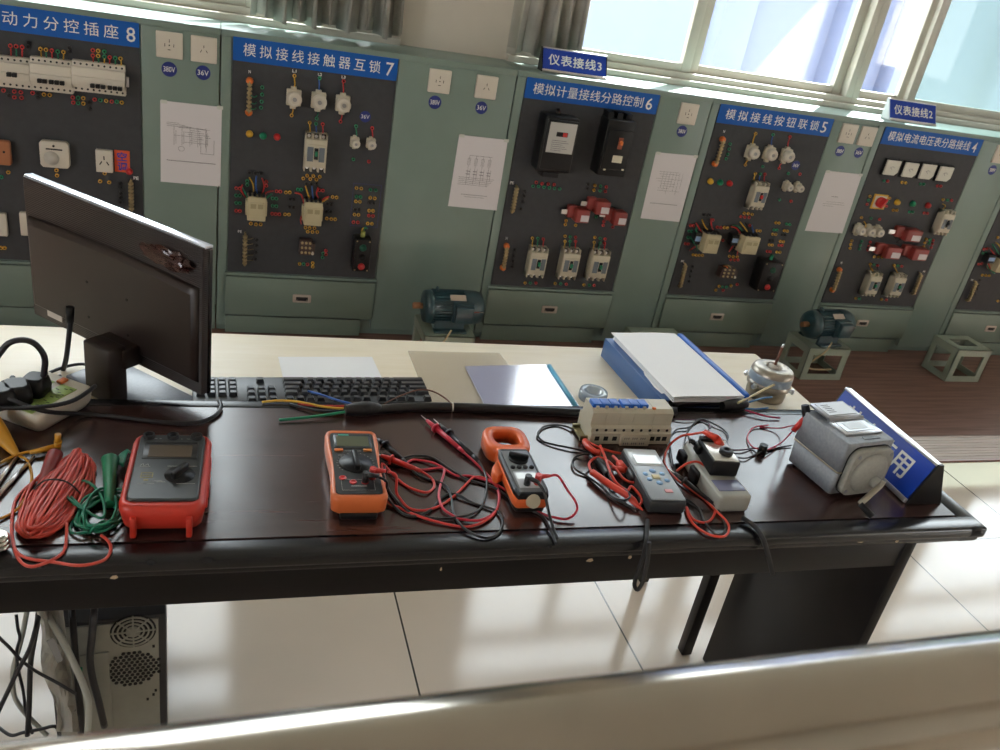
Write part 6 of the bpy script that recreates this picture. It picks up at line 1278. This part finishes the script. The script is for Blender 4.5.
for i in range(4): b = MB(); b.box(-.075, .036, -.0078, -.0035, .04+i*.026, .056+i*.026+.004, bev=.001); b.build('slot_cover', tin, t, True)
b = MB(); b.box(.042, .076, -.009, -.0035, .02, .14, bev=.002); b.build('side_latch', tin, t, True)
b = MB()
for x, z in ((.072, .36), (.074, .25), (.07, .24), (-.006, .26), (-.006, .25), (-.008, .35), (-.004, .355), (.06, .23)): b.box(x-.002, x+.002, -.0048, -.0035, z-.003, z+.003)
b.build('punched_hole', holeb, t, True)
# cables beneath
w0 = Zm(0, 620, 5.556)
def D_(x, y, Y): return W(*w0(x, y), Y)
def hang(label, pts, r_, m, Y=1.15): wcurve('hanging_cable', label, 'cable', [D_(2*pts[0][0]-pts[1][0], pts[0][1]-abs(pts[1][1]-pts[0][1])-30, Y+.03)]+[D_(x, y, Y+dy) for x, y, dy in pts], r_, m)
hang('thick black cable hanging straight down left of the tower', [(205, 30, 0), (190, 110, -.01), (172, 220, 0), (165, 350, 0), (162, 480, 0), (152, 640, 0)], .0045, cab)
hang('thin black cable crossing diagonally to the tower', [(-20, 80, -.04), (50, 150, -.04), (120, 225, -.04), (200, 285, -.04), (320, 350, -.04), (420, 410, -.03)], .0026, cab)
hang('black cable leaning down to the left edge', [(200, 40, -.05), (160, 170, -.05), (90, 300, -.05), (0, 490, -.05), (-40, 570, -.05)], .0036, cab)
hang('thin wavy black cable beside the grey one', [(100, 50, .02), (110, 100, .02), (92, 180, .02), (105, 290, .02), (130, 400, .02), (145, 520, .02), (180, 630, .02)], .0026, cab)
grc = mat('grey_cable', (.36, .37, .33), .5)
hang('grey cable curving at the far left under the desk', [(135, 30, .04), (110, 140, .04), (75, 270, .04), (75, 400, .04), (110, 480, .04), (180, 560, .04), (260, 640, .04)], .0042, grc)
hang('thick grey cable hanging in front of the tower', [(290, 10, -.03), (340, 100, -.03), (400, 220, -.03), (455, 340, -.03), (490, 450, -.03), (492, 540, -.03), (485, 640, -.03)], .0055, grc)
hang('black cable bundle coming out of the tower back', [(520, -10, -.01), (510, 90, -.01), (500, 220, -.01), (515, 330, -.01), (545, 440, -.01), (580, 590, -.01)], .006, cab)
hang('black cable left of the video port', [(405, 20, .0), (415, 150, .0), (425, 260, 0), (435, 400, 0), (450, 520, 0), (450, 640, 0)], .0055, cab)
hang('short black cable knotted at the tower foot', [(350, 380, .0), (365, 470, -.01), (385, 600, 0), (440, 500, 0), (370, 550, .0), (410, 500, -.01)], .003, cab)
hang('black cord sagging along the floor left of the tower', [(60, 640, .0), (130, 625, 0), (230, 605, 0), (300, 590, 0), (330, 615, 0)], .003, cab)
b2 = bmesh.new(); bmesh.ops.create_grid(b2, x_segments=7, y_segments=14, size=1); rnd = random.Random(3)
top = [(200, 20), (310, 20)]; 
for v in b2.verts:
    s_ = (v.co.x+1)/2; tq = (v.co.y+1)/2     # tq 0 bottom
    xa_ = 190+150*(1-tq)+22*math.sin(9*tq)-30*(1-tq)**2; xb_ = 350+90*(1-tq); y_ = -60+680*(1-tq)
    p_ = D_(xa_+(xb_-xa_)*s_, y_, 1.13+.012*math.sin(7*s_+4*tq)+rnd.uniform(-.006, .006)); v.co = p_
b = MB(); b.merge(b2); o = b.build('plastic_bag', glassy('milky_plastic', (.75, .74, .7), .15, (.62, .6, .55), .7, rough=.2)); md = o.modifiers.new('thick', 'SOLIDIFY'); md.thickness = .0008
reorigin(o); tag(o, 'milky plastic bag hanging left of the computer tower', 'plastic bag')
b = MB(); pa_ = [D_(258, 118, 1.10), D_(300, 100, 1.10), D_(352, 225, 1.10), D_(318, 240, 1.10)]; b.rings([pa_, [p_+Vector((0, .001, 0)) for p_ in pa_]], smooth=False); b.build('barcode_label', mat('grey_sticker', (.2, .2, .2), .6), o)
# ================================================================ railing close to the camera
dirx = Vector((1, .0056, .0)).normalized()
def rail_axis(): 
    return Vector((.10, .2351, H-.3236))
ra = rail_axis(); rr = .0307
t = thing('handrail', 'stainless steel handrail tube across the bottom, close to the camera', 'handrail', ra)
b = MB(); b.cyl(ra-dirx*1.3, ra+dirx*2.0, rr, n=64); b.build('rail_tube', chrome, t)
for s_ in (-1.1, 1.8):
    pz = ra+dirx*s_; b = MB(); b.cyl((pz.x, pz.y, .0), (pz.x, pz.y, pz.z-rr+.004), .019, n=20); b.build('post', chrome, t)
    b = MB(); b.lathe([(.045, .0), (.045, .006), (.022, .012)], (pz.x, pz.y, .0), (0, 0, 1), 24); b.build('post_flange', chrome, t)
